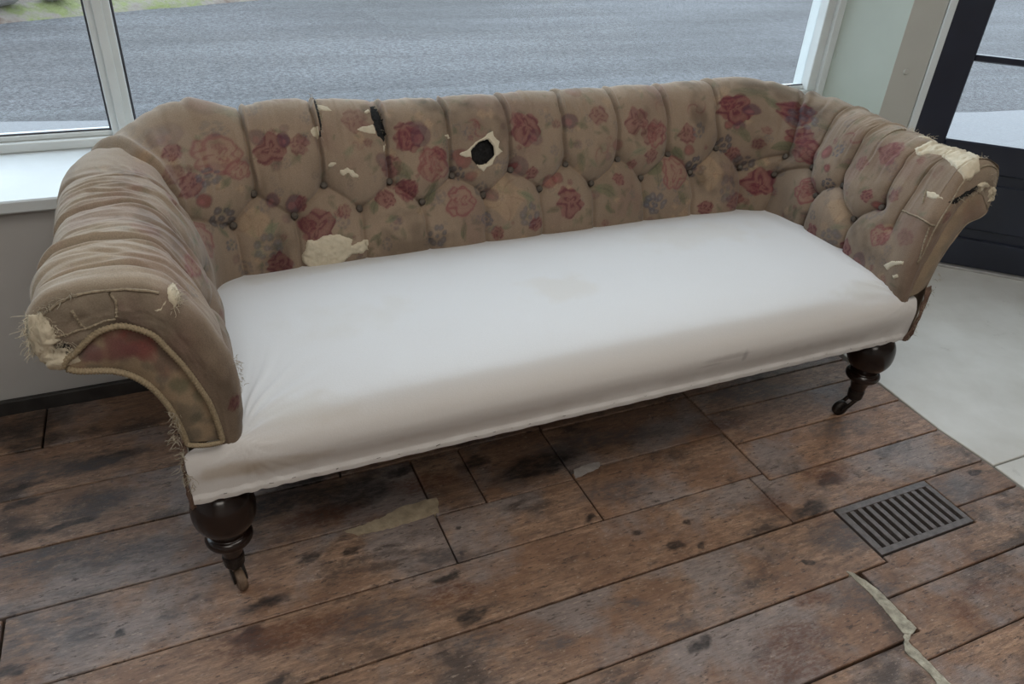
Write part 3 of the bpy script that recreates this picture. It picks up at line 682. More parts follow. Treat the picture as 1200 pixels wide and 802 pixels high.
# ---- floral print, in cloth coordinates
SS2, VV2 = np.meshgrid(sfull, vv, indexing='ij')
BASE = np.array([.226, .170, .124])
colr = np.ones(FULL.shape) * BASE
big = fbm(SS2 * 4, VV2 * 5, 71, 4)[..., None]
colr = colr * (1 + .34 * big)
hueshift = sm((fbm(SS2 * 7, VV2 * 7, 75, 3) + .1) / .8)[..., None]
colr = colr * (1 - .30 * hueshift) + np.array([.165, .12, .095]) * .30 * hueshift
INK = {'R': (.150, .042, .047), 'D': (.080, .022, .032), 'P': (.17, .055, .058), 'B': (.075, .078, .095), 'N': (.035, .037, .05), 'L': (.115, .115, .070), 'G': (.15, .165, .105), 'C': (.15, .038, .042), 'V': (.085, .045, .06), 'Y': (.33, .25, .16), 'S': (.20, .15, .17)}
FLOWERS = [
    (0.746, 0.365, 0.0388, 'R', .7), (0.814, 0.362, 0.0262, 'R', .5), (0.778, 0.375, 0.0173, 'V', .8), (0.639, 0.365, 0.0419, 'P', .7), (0.581, 0.316, 0.0265, 'R', .7), (0.615, 0.319, 0.0250, 'B', .7), (0.593, 0.273, 0.0145, 'C', .9), (0.671, 0.326, 0.0235, 'P', .8), (0.639, 0.300, 0.0169, 'L', .7), (0.625, 0.224, 0.0257, 'N', .8), (0.719, 0.184, 0.0220, 'G', .7), (0.732, 0.247, 0.0154, 'V', .9), (0.783, 0.230, 0.0201, 'V', .9), (0.544, 0.204, 0.0410, 'P', .8), (0.617, 0.188, 0.0150, 'L', .7), (0.625, 0.155, 0.0151, 'B', .8), (0.705, 0.142, 0.0375, 'B', .5), (0.727, 0.092, 0.0313, 'R', .8), (0.185, 0.303, 0.0198, 'P', .8), (0.719, 0.395, 0.0193, 'V', .6), (0.963, 0.418, 0.0337, 'R', .4), (1.043, 0.303, 0.0279, 'R', .6), (1.023, 0.319, 0.0207, 'V', .6), (0.831, 0.178, 0.0405, 'R', .7), (0.807, 0.184, 0.0225, 'R', .5), (0.907, 0.204, 0.0205, 'R', .45), (0.982, 0.207, 0.0209, 'L', .8), (1.016, 0.224, 0.0256, 'R', .7), (0.977, 0.132, 0.0187, 'L', .8), (1.021, 0.171, 0.0163, 'G', .6), (1.084, 0.198, 0.0165, 'L', .6), (0.783, 0.375, 0.0130, 'V', .8), (1.072, 0.296, 0.0279, 'L', .6), (1.089, 0.379, 0.0392, 'R', .65), (1.121, 0.395, 0.0232, 'V', .5), (1.077, 0.244, 0.0282, 'R', .7), (0.800, 0.234, 0.0179, 'R', .7), (0.685, 0.201, 0.0349, 'Y', .9), (0.960, 0.359, 0.0202, 'S', .6), (1.096, 0.365, 0.0347, 'R', .7), (1.128, 0.379, 0.0279, 'V', .6), (1.152, 0.303, 0.0447, 'R', .45), (1.152, 0.303, 0.0447, 'P', .8), (1.172, 0.326, 0.0212, 'R', .6), (1.079, 0.273, 0.0187, 'L', .7), (1.077, 0.240, 0.0235, 'R', .7), (1.142, 0.221, 0.0287, 'L', .95), (1.218, 0.198, 0.0434, 'P', .95), (1.235, 0.306, 0.0263, 'C', .7), (1.254, 0.260, 0.0145, 'C', .6), (1.218, 0.273, 0.0217, 'N', .75), (1.286, 0.227, 0.0196, 'N', .6), (1.349, 0.194, 0.0543, 'Y', 1), (1.291, 0.142, 0.0198, 'B', .8), (1.145, 0.112, 0.0289, 'B', .7), (1.220, 0.122, 0.0219, 'L', .95), (1.424, 0.375, 0.0441, 'R', .75), (1.405, 0.398, 0.0220, 'R', .5), (1.400, 0.273, 0.0273, 'V', .6), (1.388, 0.277, 0.0099, 'C', .9), (1.437, 0.253, 0.0199, 'R', .7), (1.417, 0.188, 0.0250, 'G', .8), (1.422, 0.135, 0.0352, 'B', .6), (1.441, 0.109, 0.0229, 'R', .7), (1.281, 0.385, 0.0382, 'S', .8), (1.322, 0.099, 0.0199, 'R', .6), (1.315, 0.207, 0.0173, 'V', .6), (1.240, 0.388, 0.0261, 'S', .6), (1.451, 0.349, 0.0222, 'V', .5), (1.570, 0.385, 0.0226, 'V', .75), (1.597, 0.369, 0.0227, 'L', .6), (1.660, 0.395, 0.0306, 'R', .5), (1.680, 0.352, 0.0205, 'L', .5), (1.592, 0.270, 0.0307, 'L', .6), (1.563, 0.326, 0.0177, 'L', .7), (1.492, 0.224, 0.0203, 'C', .7), (1.519, 0.230, 0.0152, 'C', .7), (1.546, 0.161, 0.0435, 'R', .75), (1.492, 0.145, 0.0229, 'L', .7), (1.714, 0.211, 0.0209, 'R', .7), (1.665, 0.184, 0.0313, 'L', .7), (1.680, 0.128, 0.0210, 'L', .9), (1.726, 0.168, 0.0184, 'L', .7), (1.806, 0.145, 0.0269, 'L', .6), (1.658, 0.290, 0.0360, 'S', .7), (1.716, 0.309, 0.0156, 'C', .5), (1.782, 0.375, 0.0390, 'R', .6), (1.816, 0.332, 0.0289, 'R', .5), (1.784, 0.286, 0.0236, 'G', .6), (1.767, 0.250, 0.0159, 'R', .6), (1.828, 0.125, 0.0243, 'B', .7), (1.607, 0.122, 0.0208, 'L', .4), (1.687, 0.319, 0.0258, 'S', .6), (1.847, 0.323, 0.0370, 'P', .9), (1.850, 0.346, 0.0316, 'R', .4), (1.825, 0.270, 0.0238, 'R', .6), (1.847, 0.227, 0.0350, 'L', .95), (1.911, 0.211, 0.0432, 'P', .8), (1.991, 0.221, 0.0331, 'N', .85), (1.842, 0.125, 0.0351, 'B', .7), (1.957, 0.273, 0.0162, 'C', .7), (1.925, 0.273, 0.0216, 'L', .95), (1.952, 0.319, 0.0295, 'R', .6), (1.993, 0.329, 0.0216, 'B', .6), (2.034, 0.204, 0.0496, 'Y', 1), (2.095, 0.277, 0.0250, 'N', .8), (2.124, 0.375, 0.0439, 'R', .9), (2.112, 0.392, 0.0247, 'R', .7), (2.161, 0.372, 0.0165, 'V', .9), (2.107, 0.332, 0.0138, 'C', .8), (2.134, 0.323, 0.0138, 'V', .8), (2.151, 0.303, 0.0249, 'L', .8), (2.183, 0.277, 0.0167, 'R', .6), (2.122, 0.247, 0.0195, 'R', .7), (2.158, 0.221, 0.0282, 'N', .75), (2.197, 0.165, 0.0422, 'R', .85), (2.188, 0.142, 0.0198, 'R', .7), (2.015, 0.095, 0.0251, 'R', .8), (2.127, 0.102, 0.0340, 'R', .7), (2.093, 0.145, 0.0391, 'B', .5), (1.928, 0.135, 0.0246, 'L', .7), (2.190, 0.076, 0.0228, 'L', .7), (2.236, 0.388, 0.0357, 'R', .7), (2.278, 0.303, 0.0407, 'P', .9), (2.268, 0.326, 0.0326, 'R', .7), (2.229, 0.290, 0.0333, 'L', .9), (2.000, 0.385, 0.0404, 'S', .8), (2.144, 0.425, 0.0248, 'L', .5), (2.168, 0.438, 0.0221, 'L', .5), (2.197, 0.402, 0.0220, 'L', .7), (1.876, 0.421, 0.0318, 'S', .5), (2.234, 0.395, 0.0302, 'R', .8), (2.256, 0.382, 0.0353, 'B', .6), (2.297, 0.293, 0.0404, 'R', .6), (2.358, 0.191, 0.0402, 'P', 1), (2.358, 0.191, 0.0241, 'R', .4), (2.431, 0.237, 0.0232, 'N', .85), (2.377, 0.323, 0.0207, 'C', .9), (2.416, 0.342, 0.0203, 'B', .8), (2.411, 0.283, 0.0129, 'C', .95), (2.436, 0.385, 0.0401, 'S', .9), (2.353, 0.115, 0.0218, 'L', .6), (2.436, 0.145, 0.0158, 'B', .7), (2.450, 0.099, 0.0238, 'R', .8), (2.521, 0.194, 0.0378, 'Y', 1), (2.518, 0.112, 0.0360, 'B', .6), (2.584, 0.105, 0.0302, 'R', .85), (2.659, 0.102, 0.0245, 'V', .7), (2.594, 0.270, 0.0193, 'R', .8), (2.628, 0.253, 0.0144, 'C', .9), (2.691, 0.194, 0.0283, 'P', .9), (2.705, 0.188, 0.0188, 'R', .5), (2.586, 0.392, 0.0354, 'R', .7), (2.591, 0.411, 0.0211, 'R', .5), (2.521, 0.342, 0.0196, 'R', .5), (2.462, 0.316, 0.0202, 'L', .6), (2.669, 0.303, 0.0186, 'R', .5), (2.769, 0.221, 0.0273, 'R', .3), (2.847, 0.319, 0.0175, 'R', .5), (2.793, 0.741, 0.0181, 'R', .5), (2.715, 0.237, 0.0185, 'G', .5), (2.710, 0.369, 0.0204, 'L', .4), (2.504, 0.398, 0.0195, 'L', .5), (2.628, 0.349, 0.0211, 'S', .6), (2.752, 0.398, 0.0264, 'S', .5), (2.307, 0.382, 0.0238, 'L', .4), (0.374, 0.550, 0.0168, 'R', .4), (0.374, 0.533, 0.0135, 'R', .35), (0.194, 0.411, 0.0220, 'R', .45), (0.182, 0.395, 0.0157, 'R', .35), (0.160, 0.543, 0.0134, 'R', .4), (0.160, 0.560, 0.0119, 'S', .5), (0.421, 0.349, 0.0164, 'R', .5), (0.462, 0.494, 0.0177, 'V', .3), (0.578, 0.392, 0.0180, 'R', .7), (0.165, 0.309, 0.0130, 'P', .8), (0.204, 0.316, 0.0116, 'R', .5), (0.180, 0.451, 0.0215, 'B', .25), (0.258, 0.507, 0.0191, 'L', .3), (0.343, 0.418, 0.0272, 'B', .22), (0.066, 0.458, 0.0215, 'B', .2), (0.053, 0.520, 0.0169, 'R', .25), (0.416, 0.431, 0.0246, 'L', .25), (0.586, 0.431, 0.0241, 'V', .35), (0.642, 0.477, 0.0211, 'V', .4), (0.644, 0.500, 0.0171, 'R', .4), (-0.051, 0.454, 0.0124, 'R', .6), (-0.033, 0.142, 0.0142, 'R', .8), (0.369, 0.316, 0.0144, 'G', .4), (0.561, 0.349, 0.0200, 'R', .4), (0.569, 0.441, 0.0237, 'B', .25), (-0.027, 0.484, 0.0135, 'L', .3), (0.642, 0.425, 0.0188, 'B', .35), (0.678, 0.471, 0.0172, 'B', .35), (0.734, 0.481, 0.0196, 'B', .3)
]
def paint(mask, ink, sub):
    r = colr[sub]; a = np.clip(mask, 0, 1)[..., None]
    colr[sub] = r * (1 - a) + np.array(ink) * a
def flower(s0, v0, r, kind, seed, op=.8):
    i0, i1 = np.searchsorted(sfull, [s0 - r * 2.2, s0 + r * 2.2]); j0, j1 = np.searchsorted(vv, [v0 - r * 2.2, v0 + r * 2.2])
    if i1 - i0 < 2 or j1 - j0 < 2: return
    sub = (slice(i0, i1), slice(j0, j1)); q = random.Random(seed)
    x = SS2[sub] - s0 + .25 * r * vnoise(SS2[sub] / r * .8, VV2[sub] / r * .8, seed); y_ = VV2[sub] - v0 + .25 * r * vnoise(SS2[sub] / r * .8, VV2[sub] / r * .8, seed + 1)
    d = np.hypot(x, y_); th = np.arctan2(y_, x)
    ink = INK[kind]; e = .0022
    if kind in 'RP':
        R_ = r * (.84 + .22 * np.abs(np.cos(2.5 * th + seed)) ** .6 + .05 * np.cos(9 * th + 2 * seed))
        body = sm((R_ - d) / e / 1.5)
        shade = .5 + .5 * np.sin(d / r * 9 + 2.2 * np.cos(3 * th + seed) + 1.2 * np.cos(5 * th))
        if kind == 'R':
            paint(body * op * (.72 + .25 * shade), ink, sub)
            paint(body * op * .75 * sm((shade - .72) / .2), INK['D'], sub)
            paint(body * op * .35 * sm((.18 - shade) / .15), (.22, .11, .09), sub)
        else:
            paint(body * .45 * op, (.25, .125, .10), sub)
            rim = np.exp(-((d - R_ * .93) / .0030) ** 2); arcs = sm((shade - .80) / .12) * body
            paint(np.maximum(rim, arcs * .9) * op * .85, ink, sub)
    elif kind in 'BNK':
        acc = np.zeros(d.shape); acc2 = acc.copy()
        for n_ in range(9):
            an = n_ * 2.4 + seed; rr = r * (.72 if n_ else 0); c_ = r * .30 * q.uniform(.8, 1.25)
            dd = np.hypot(x - rr * math.cos(an), y_ - rr * math.sin(an))
            acc = np.maximum(acc, sm((c_ - dd) / e)); acc2 = np.maximum(acc2, sm((c_ * .4 - dd) / e))
        paint(acc * op * .8, ink, sub); paint(acc2 * op * .5, (.19, .19, .21), sub)
    elif kind in 'LG':
        for n_ in range(2):
            an = q.uniform(0, 6.28) if n_ else seed * .7; ca, sa = math.cos(an), math.sin(an)
            xx = (x * ca + y_ * sa) - (.5 * r if n_ else 0); yy = -x * sa + y_ * ca
            w_ = .48 * r * np.clip(1 - (xx / r) ** 2, 0, 1) ** .8
            paint(sm((w_ - np.abs(yy)) / e) * op * (.75 - .3 * n_), ink, sub)
            paint(np.exp(-(yy / .0012) ** 2) * (w_ > .002) * .4 * op, (.06, .06, .045), sub)
    elif kind in 'CV':
        paint(sm((r - d) / e) * op * .8, ink, sub); paint(sm((r * .55 - np.hypot(x + .25 * r, y_ + .2 * r)) / e / 2) * op * .35, (.34, .13, .12), sub)
        paint(np.exp(-((d - r) / .0016) ** 2) * op * .5, INK['D'], sub)
    elif kind == 'Y':
        paint(sm((r * (1 + .1 * np.cos(4 * th)) - d) / e / 4) * .35, (.37, .26, .16), sub)
        paint(sm((np.sin(th * 5 + 3 * d / r) - .93) / .07) * (d < r) * .4, (.17, .10, .07), sub)
    elif kind == 'S':
        sp = np.sin(d / r * 7 - th * 2 + seed)
        paint(sm((r - d) / r * 2) * (.14 + .5 * sm((sp - .75) / .2)) * op, INK['R'] if seed % 2 else INK['B'], sub)
gq = random.Random(3)
for n_ in range(620):        # faded foliage behind the flowers
    flower(gq.uniform(.0, LS), gq.uniform(.02, .5), gq.uniform(.007, .020), gq.choice('LGLBYL'), 300 + n_, .42)
for n_ in range(240):        # small sprigs between the big blooms
    flower(gq.uniform(.0, LS), gq.uniform(.02, .42), gq.uniform(.006, .015), gq.choice('VBNRBRLS'), 1300 + n_, .38)
for n_, (s0, v0, r, kind, op) in enumerate(FLOWERS): flower(s0, v0, r, kind, n_ * 13 + 5, op)
# unseen and little seen areas get scattered flowers of the same print
fr_ = random.Random(5)
for n_ in range(150):
    s0 = fr_.uniform(-.06, LS + .06); v0 = fr_.uniform(.46, LV)
    flower(s0, v0, fr_.uniform(.010, .032), fr_.choice('RPBLGLBSCS'), 900 + n_, .42)
# cloth paler on the rolls and left arm top, grime and weave streaks
streak = fbm(SS2 * 90, VV2 * 8, 81, 3)[..., None]; colr *= 1 + .07 * streak
fd = (sm((VV2 - .40) / .10) * (1 - .0 * VV2))[..., None]
colr = colr * (1 - .45 * fd) + np.array([.33, .27, .20]) * .45 * fd
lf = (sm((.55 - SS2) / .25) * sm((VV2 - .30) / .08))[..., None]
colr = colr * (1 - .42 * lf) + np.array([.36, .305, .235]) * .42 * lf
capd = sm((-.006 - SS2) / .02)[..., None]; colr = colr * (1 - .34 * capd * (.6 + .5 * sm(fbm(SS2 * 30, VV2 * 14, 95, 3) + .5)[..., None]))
pk = sm((fbm(SS2 * 8, VV2 * 8, 97, 3) - .12) / .4)[..., None]; colr = colr * (1 - .30 * pk) + np.array([.17, .095, .085]) * .30 * pk
grime = sm((fbm(SS2 * 11, VV2 * 11, 91, 4) - .15) / .5)[..., None]; colr *= 1 - .38 * grime

# ---- tears and holes: polygons in (s, v)
def inpoly(x, y_, poly):
    c = np.zeros(x.shape, bool); n_ = len(poly)
    for i in range(n_):
        x0, y0 = poly[i]; x1, y1 = poly[(i + 1) % n_]
        if y0 == y1: continue
        hit = ((y0 > y_) != (y1 > y_)) & (x < (x1 - x0) * (y_ - y0) / (y1 - y0) + x0); c ^= hit
    return c
TEARS = [
    ('hole', [(1.2591, 0.3292), (1.2834, 0.3489), (1.3126, 0.3555), (1.3271, 0.3358), (1.3271, 0.3094), (1.3004, 0.2897), (1.2761, 0.2864), (1.2591, 0.3094)]), ('ring', [(1.2251, 0.3226), (1.2542, 0.3325), (1.2761, 0.3489), (1.298, 0.3588), (1.315, 0.3687), (1.3296, 0.3753), (1.332, 0.3588), (1.3466, 0.3456), (1.3417, 0.3292), (1.3539, 0.3193), (1.3296, 0.3061), (1.3174, 0.2864), (1.3004, 0.2798), (1.2883, 0.2699), (1.2737, 0.2798), (1.2737, 0.2963), (1.2591, 0.3094), (1.2372, 0.3127)]), ('pad', [(0.7851, 0.102), (0.7973, 0.1317), (0.8021, 0.1448), (0.8264, 0.1415), (0.841, 0.1514), (0.8775, 0.1514), (0.9066, 0.1383), (0.9164, 0.1317), (0.9091, 0.1152), (0.9285, 0.1218), (0.9577, 0.1251), (0.9553, 0.0955), (0.9382, 0.0889), (0.9115, 0.0922), (0.8969, 0.0823), (0.8823, 0.0724), (0.8434, 0.0691), (0.7973, 0.0658), (0.7851, 0.0823)]), ('thin', [(0.875, 0.3094), (0.8872, 0.3193), (0.8993, 0.3193), (0.8993, 0.3127), (0.8823, 0.3061)]), ('thin', [(0.9042, 0.2996), (0.9237, 0.3061), (0.9382, 0.2996), (0.9431, 0.293), (0.9528, 0.2864), (0.948, 0.2798), (0.9309, 0.2831), (0.9261, 0.293), (0.9115, 0.2864), (0.9042, 0.293)]), ('thin', [(0.8459, 0.395), (0.8653, 0.4115), (0.8702, 0.4049), (0.8702, 0.3851), (0.8677, 0.3753), (0.8507, 0.3819)]), ('thin', [(0.8775, 0.4707), (0.9018, 0.4609), (0.9115, 0.4477), (0.9042, 0.4444), (0.875, 0.451)]), ('dark', [(0.8775, 0.5267), (0.8775, 0.4938), (0.8799, 0.4543), (0.8799, 0.4279), (0.8775, 0.4016), (0.8702, 0.372), (0.8677, 0.3819), (0.8702, 0.4115), (0.8702, 0.4444), (0.8726, 0.4971)]), ('dark', [(1.0112, 0.4642), (1.0257, 0.474), (1.0379, 0.4543), (1.0379, 0.4214), (1.0379, 0.3851), (1.0282, 0.3621), (1.0233, 0.3753), (1.0112, 0.3851), (1.0087, 0.4115), (1.0063, 0.4345)]), ('thin', [(0.9601, 0.3983), (0.9723, 0.4049), (1.0087, 0.4115), (1.0112, 0.3851), (0.9844, 0.3884)]), ('thin', [(0.9917, 0.4477), (1.0039, 0.4576), (1.0087, 0.4477), (0.9966, 0.4378), (0.9893, 0.4411)]), ('thin', [(1.0233, 0.3588), (1.0355, 0.3621), (1.0282, 0.3391), (1.0233, 0.3456)]), ('thin', [(1.1886, 0.372), (1.2105, 0.3786), (1.2105, 0.3621), (1.2007, 0.3687)]), ('pad', [(2.6276, 0.4312), (2.6324, 0.4642), (2.6689, 0.5037), (2.698, 0.53), (2.7588, 0.5004), (2.8108, 0.4674), (2.8288, 0.4642), (2.8288, 0.4444), (2.8348, 0.4312), (2.8198, 0.4115), (2.7988, 0.4115), (2.7637, 0.4214), (2.7078, 0.4444), (2.681, 0.4345), (2.6616, 0.4148)]), ('thin', [(2.7515, 0.3489), (2.7734, 0.3522), (2.8108, 0.3456), (2.7855, 0.3358), (2.7661, 0.3325)]), ('thin', [(2.7394, 0.1317), (2.7637, 0.1547), (2.7988, 0.1712), (2.8018, 0.1613), (2.7783, 0.1481), (2.7588, 0.1251)]), ('thin', [(2.7783, 0.1218), (2.7958, 0.135), (2.8018, 0.1284), (2.7904, 0.1152)]), ('pad', [(2.8588, 0.4642), (2.8528, 0.4872), (2.8528, 0.5497), (2.8438, 0.6222), (2.8798, 0.6353), (2.7958, 0.6551), (2.8918, 0.4905)]), ('dark', [(2.8168, 0.3424), (2.8348, 0.3851), (2.8588, 0.4411), (2.8588, 0.4642), (2.8828, 0.4905), (2.8798, 0.4378), (2.8378, 0.3588)]), ('thin', [(2.5741, 0.4938), (2.5911, 0.5168), (2.6057, 0.5399), (2.6592, 0.5004), (2.6105, 0.5168), (2.6057, 0.4773)]), ('pad', [(-0.015, 0.5892), (-0.021, 0.5794), (-0.033, 0.5925), (-0.048, 0.5958), (-0.06, 0.609), (-0.045, 0.6255), (-0.039, 0.6551), (-0.036, 0.6682), (-0.024, 0.6584), (-0.012, 0.6485), (-0.021, 0.6123)]), ('dark', [(-0.045, 0.6255), (-0.066, 0.6123), (-0.084, 0.6189), (-0.099, 0.6584), (-0.057, 0.6682), (-0.045, 0.6452)]), ('dark', [(-0.024, 0.586), (-0.033, 0.5695), (-0.039, 0.5761), (-0.033, 0.5991)]), ('thin', [(-0.012, 0.3819), (0.0122, 0.372), (0.0, 0.3621), (-0.018, 0.3555), (-0.033, 0.3621), (-0.027, 0.3753)]), ('thin', [(-0.048, 0.3983), (-0.039, 0.3819), (-0.027, 0.3819), (-0.03, 0.3753), (-0.042, 0.3819), (-0.048, 0.3917)])
]
hole = np.zeros(SS2.shape, bool)
for kind, poly in TEARS:
    if kind == 'hole': hole |= inpoly(SS2, VV2, ragged(poly, .0015, 8, .006))
hf = hole[:-1, :-1] | hole[1:, :-1] | hole[:-1, 1:] | hole[1:, 1:]
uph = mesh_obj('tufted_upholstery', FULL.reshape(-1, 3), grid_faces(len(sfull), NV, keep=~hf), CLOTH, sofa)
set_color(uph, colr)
if uph.data.polygons[NV * (NC + 600) + 60].normal.y > 0: uph.data.flip_normals()

def patch(name, poly, mat, off, lump, seed, excl=None, parent=uph, res=.0028, amp=.002, edge=.006, label=None):
    """torn wadding: a lumpy skin lying on the upholstery inside an irregular outline"""
    poly = ragged(poly, amp, seed, .007)
    xs = [p[0] for p in poly]; ys = [p[1] for p in poly]
    a = np.arange(min(xs) - res, max(xs) + 2 * res, res); b = np.arange(min(ys) - res, max(ys) + 2 * res, res)
    A, B = np.meshgrid(a, b, indexing='ij'); ins = inpoly(A, B, poly)
    if excl is not None: ins &= ~inpoly(A, B, excl)
    # distance to the outline
    dd = np.full(A.shape, 9.0); n_ = len(poly)
    for i in range(n_):
        p0 = np.array(poly[i]); p1 = np.array(poly[(i + 1) % n_]); e_ = p1 - p0; L2 = e_.dot(e_) + 1e-12
        t_ = np.clip(((A - p0[0]) * e_[0] + (B - p0[1]) * e_[1]) / L2, 0, 1); dd = np.minimum(dd, np.hypot(A - p0[0] - t_ * e_[0], B - p0[1] - t_ * e_[1]))
    prof = np.where(ins, sm(dd / edge), 0)
    h = prof * (off + lump * (.5 + .5 * fbm(A * 70, B * 70, seed, 4)) + lump * .5 * np.abs(vnoise(A * 130, B * 130, seed + 3)))
    P = surf(A, B, np.where(ins, h, -.003))
    kf = ins[:-1, :-1] | ins[1:, :-1] | ins[:-1, 1:] | ins[1:, 1:]
    return mesh_obj(name, P.reshape(-1, 3), grid_faces(len(a), len(b), keep=kf)[:, ::-1], mat, parent, label=label)

for n_, (kind, poly) in enumerate(TEARS):
    if kind == 'hole':
        c_ = np.mean(poly, 0); big_ = [tuple(c_ + (np.array(p) - c_) * 1.5) for p in poly]
        xs = [p[0] for p in big_]; ys = [p[1] for p in big_]
        A, B = np.meshgrid(np.linspace(min(xs), max(xs), 24), np.linspace(min(ys), max(ys), 24), indexing='ij')
        P = surf(A, B, -.014 - .007 * fbm(A * 90, B * 90, n_, 3))
        mesh_obj('horsehair_filling', P.reshape(-1, 3), grid_faces(24, 24)[:, ::-1], HAIR, uph, label='black horsehair showing through the hole')
    elif kind == 'ring': patch('exposed_wadding', poly, STUFF, .0016, .0016, 100 + n_, excl=TEARS[0][1], res=.0018, amp=.0015, edge=.003, label='torn cream wadding ring round the hole')
    elif kind == 'pad': patch('exposed_wadding', poly, STUFF, .002, .005, 100 + n_, label='torn patch of exposed cream wadding')
    elif kind == 'thin': patch('exposed_wadding', poly, STUFF, .0010, .0014, 100 + n_, amp=.0012, edge=.003, label='torn patch of exposed cream wadding')
    elif kind == 'dark': patch('tear', poly, HAIR, .0008, .001, 100 + n_, amp=.0015, edge=.003, label='dark split in the cloth')

# ---- cloth buttons
for s0, v0 in UP + LO:
    i = np.argmin(np.abs(sfull - s0)); j = np.argmin(np.abs(vv - v0))
    i0 = max(0, i - 6); sub = (slice(i - 5, i + 6), slice(j - 5, j + 6))
    nrm = NRM[sub].reshape(-1, 3).mean(0); nrm /= np.linalg.norm(nrm)
    c_ = FULL[sub].reshape(-1, 3).mean(0) + nrm * .001
    rot = Vector((0, 0, 1)).rotation_difference(Vector(nrm)).to_matrix()
    V_, F_ = lathe_vf([(.0001, .0055), (.004, .0052), (.0075, .0035), (.009, .001), (.009, -.003)], (0, 0, 0), 12)
    mesh_obj('button', [tuple(rot @ Vector(p) + Vector(c_)) for p in V_], F_, BUTTON, uph)

# ---- scroll facings with their cord
def facing(f, x0, sg, tag):
    i1 = np.argmin(np.abs(f[:, 0] - .232 * (1 if sg < 0 else .8)) + np.abs(f[:, 1] - (.645 if sg < 0 else .657)) + (np.arange(NV) < 150) * 9)
    i0 = np.argmin(np.abs(f[:150, 1] - .445)); i2 = NV - 1 - np.argmin(np.abs(f[::-1][:120, 1] - .44))
    T, _ = catmull(f[i0:i1:6, 2:4], 60); Ud, _ = catmull(f[i1:i2:6, 2:4][::-1], 60)
    w = np.linspace(0, 1, 22)
    P = T[:, None, :] * (1 - w)[None, :, None] + Ud[:, None, :] * w[None, :, None]
    yy = 1.166 - .007 * np.sin(w * np.pi)[None, :] * np.sin(np.linspace(.15, 1, 60) * np.pi * .93)[:, None] - .0018 * fbm(P[..., 0] * 40, P[..., 1] * 40, 3, 3)
    X = np.stack([x0 + sg * P[..., 0], yy, P[..., 1]], -1)
    o = mesh_obj('facing_panel', X.reshape(-1, 3), grid_faces(60, 22)[:, ::-1] if sg < 0 else grid_faces(60, 22), CLOTH, sofa)
    cc = np.ones((60, 22, 3)) * np.array([.24, .18, .12]); A, B = P[..., 0], P[..., 1]
    def blob(u, z, r, ink, op, seed):
        d = np.hypot(A - u, B - z) + .5 * r * fbm(A * 60, B * 60, seed, 3); a_ = (sm((r - d) / (r * .5)) * op)[..., None]
        cc[:] = cc * (1 - a_) + np.array(ink) * a_
    for u, z, r, ink, op in [(.115, .665, .035, (.20, .06, .05), .75), (.15, .655, .03, (.16, .07, .07), .6), (.085, .64, .025, (.13, .13, .085), .5), (.075, .57, .02, (.13, .13, .08), .6), (.06, .50, .018, (.12, .12, .08), .55), (.19, .66, .02, (.14, .08, .10), .5), (.10, .59, .015, (.10, .10, .09), .4), (.07, .46, .02, (.15, .13, .10), .5), (.05, .54, .014, (.16, .15, .10), .5)]:
        blob(u, z, r, tuple(c_ * .8 for c_ in ink), min(1, op * 1.25), int(u * 1000))
    m1 = (sm((fbm(A * 26 + 3, B * 26, 17, 4) + .05) / .35) * sm((B - .56) / .06) * .55)[..., None]; cc = cc * (1 - m1) + np.array([.15, .060, .055]) * m1
    m2 = (sm((fbm(A * 34 + 9, B * 34, 19, 4) - .05) / .3) * .5)[..., None]; cc = cc * (1 - m2) + np.array([.085, .078, .060]) * m2
    if sg > 0: cc = cc * .35 + np.array([.27, .205, .14]) * .65
    cc *= (1 + .12 * fbm(A * 30, B * 30, 8, 3))[..., None]
    set_color(o, cc)
    # cord round the inside of the scroll, another along its lower edge
    Tl, _ = catmull(f[i0:i1:6, 2:4], 240); Ul, _ = catmull(f[i1:i2:6, 2:4], 200)
    if sg > 0: return Tl, Ul
    for Q, yb, r in ((Tl, 1.160, .0050), (Ul, 1.163, .0052)):
        Pq = np.stack([x0 + sg * Q[:, 0], np.full(len(Q), yb), Q[:, 1]], -1)
        tube('piping_cord', Pq, r, CORD, sofa, 10, .22, label='twisted tan cord')
    q = np.linspace(0, 1, 60)[:, None]
    a_, b_ = Tl[0], Ul[-1]
    Q = a_ * (1 - q) + b_ * q - np.array([0, .004]) * np.sin(q * np.pi)
    tube('piping_cord', np.stack([x0 + sg * Q[:, 0], np.full(60, 1.158), Q[:, 1]], -1), .0045, CORD, sofa, 10, .22, label='twisted tan cord')
    return Tl, Ul
TlL, UlL = facing(fA, .020, -1, 'left')
TlR, UlR = facing(fC, 1.668, 1, 'right')

# ---- white calico seat
ns, nt = 620, 170
prof = [(1.158, .306), (1.157, .312), (1.156, .345), (1.154, .375), (1.156, .400), (1.166, .423), (1.185, .440), (1.215, .451), (1.27, .459), (1.36, .464), (1.48, .464), (1.60, .458), (1.70, .448), (1.77, .436), (1.83, .42)]
pf, plen = catmull(prof, nt)
a = np.linspace(0, 1, ns); A, Tt = np.meshgrid(a, np.arange(nt), indexing='ij')
py_, pz_ = pf[Tt, 0], pf[Tt, 1]
front = sm((1.19 - py_) / .03) * sm((.452 - pz_) / .02)
xl = -.074 * front + .004 * (1 - front); xr = 1.722 * front + 1.712 * (1 - front)
x_ = xl + (xr - xl) * A
edge = np.minimum(x_ - .0, 1.70 - x_)
crown = .014 * sm(edge / .35) * (1 - front) - .010 * (1 - sm(edge / .08)) * (1 - front)
back_e = sm((1.80 - py_) / .20); crown *= .4 + .6 * back_e
yo = py_ + .0015 * fbm(x_ * 6, Tt / 30, 12, 3) - .008 * front * sm((pz_ - .325) / .07) * sm(np.minimum(x_ + .03, 1.72 - x_) / .12)
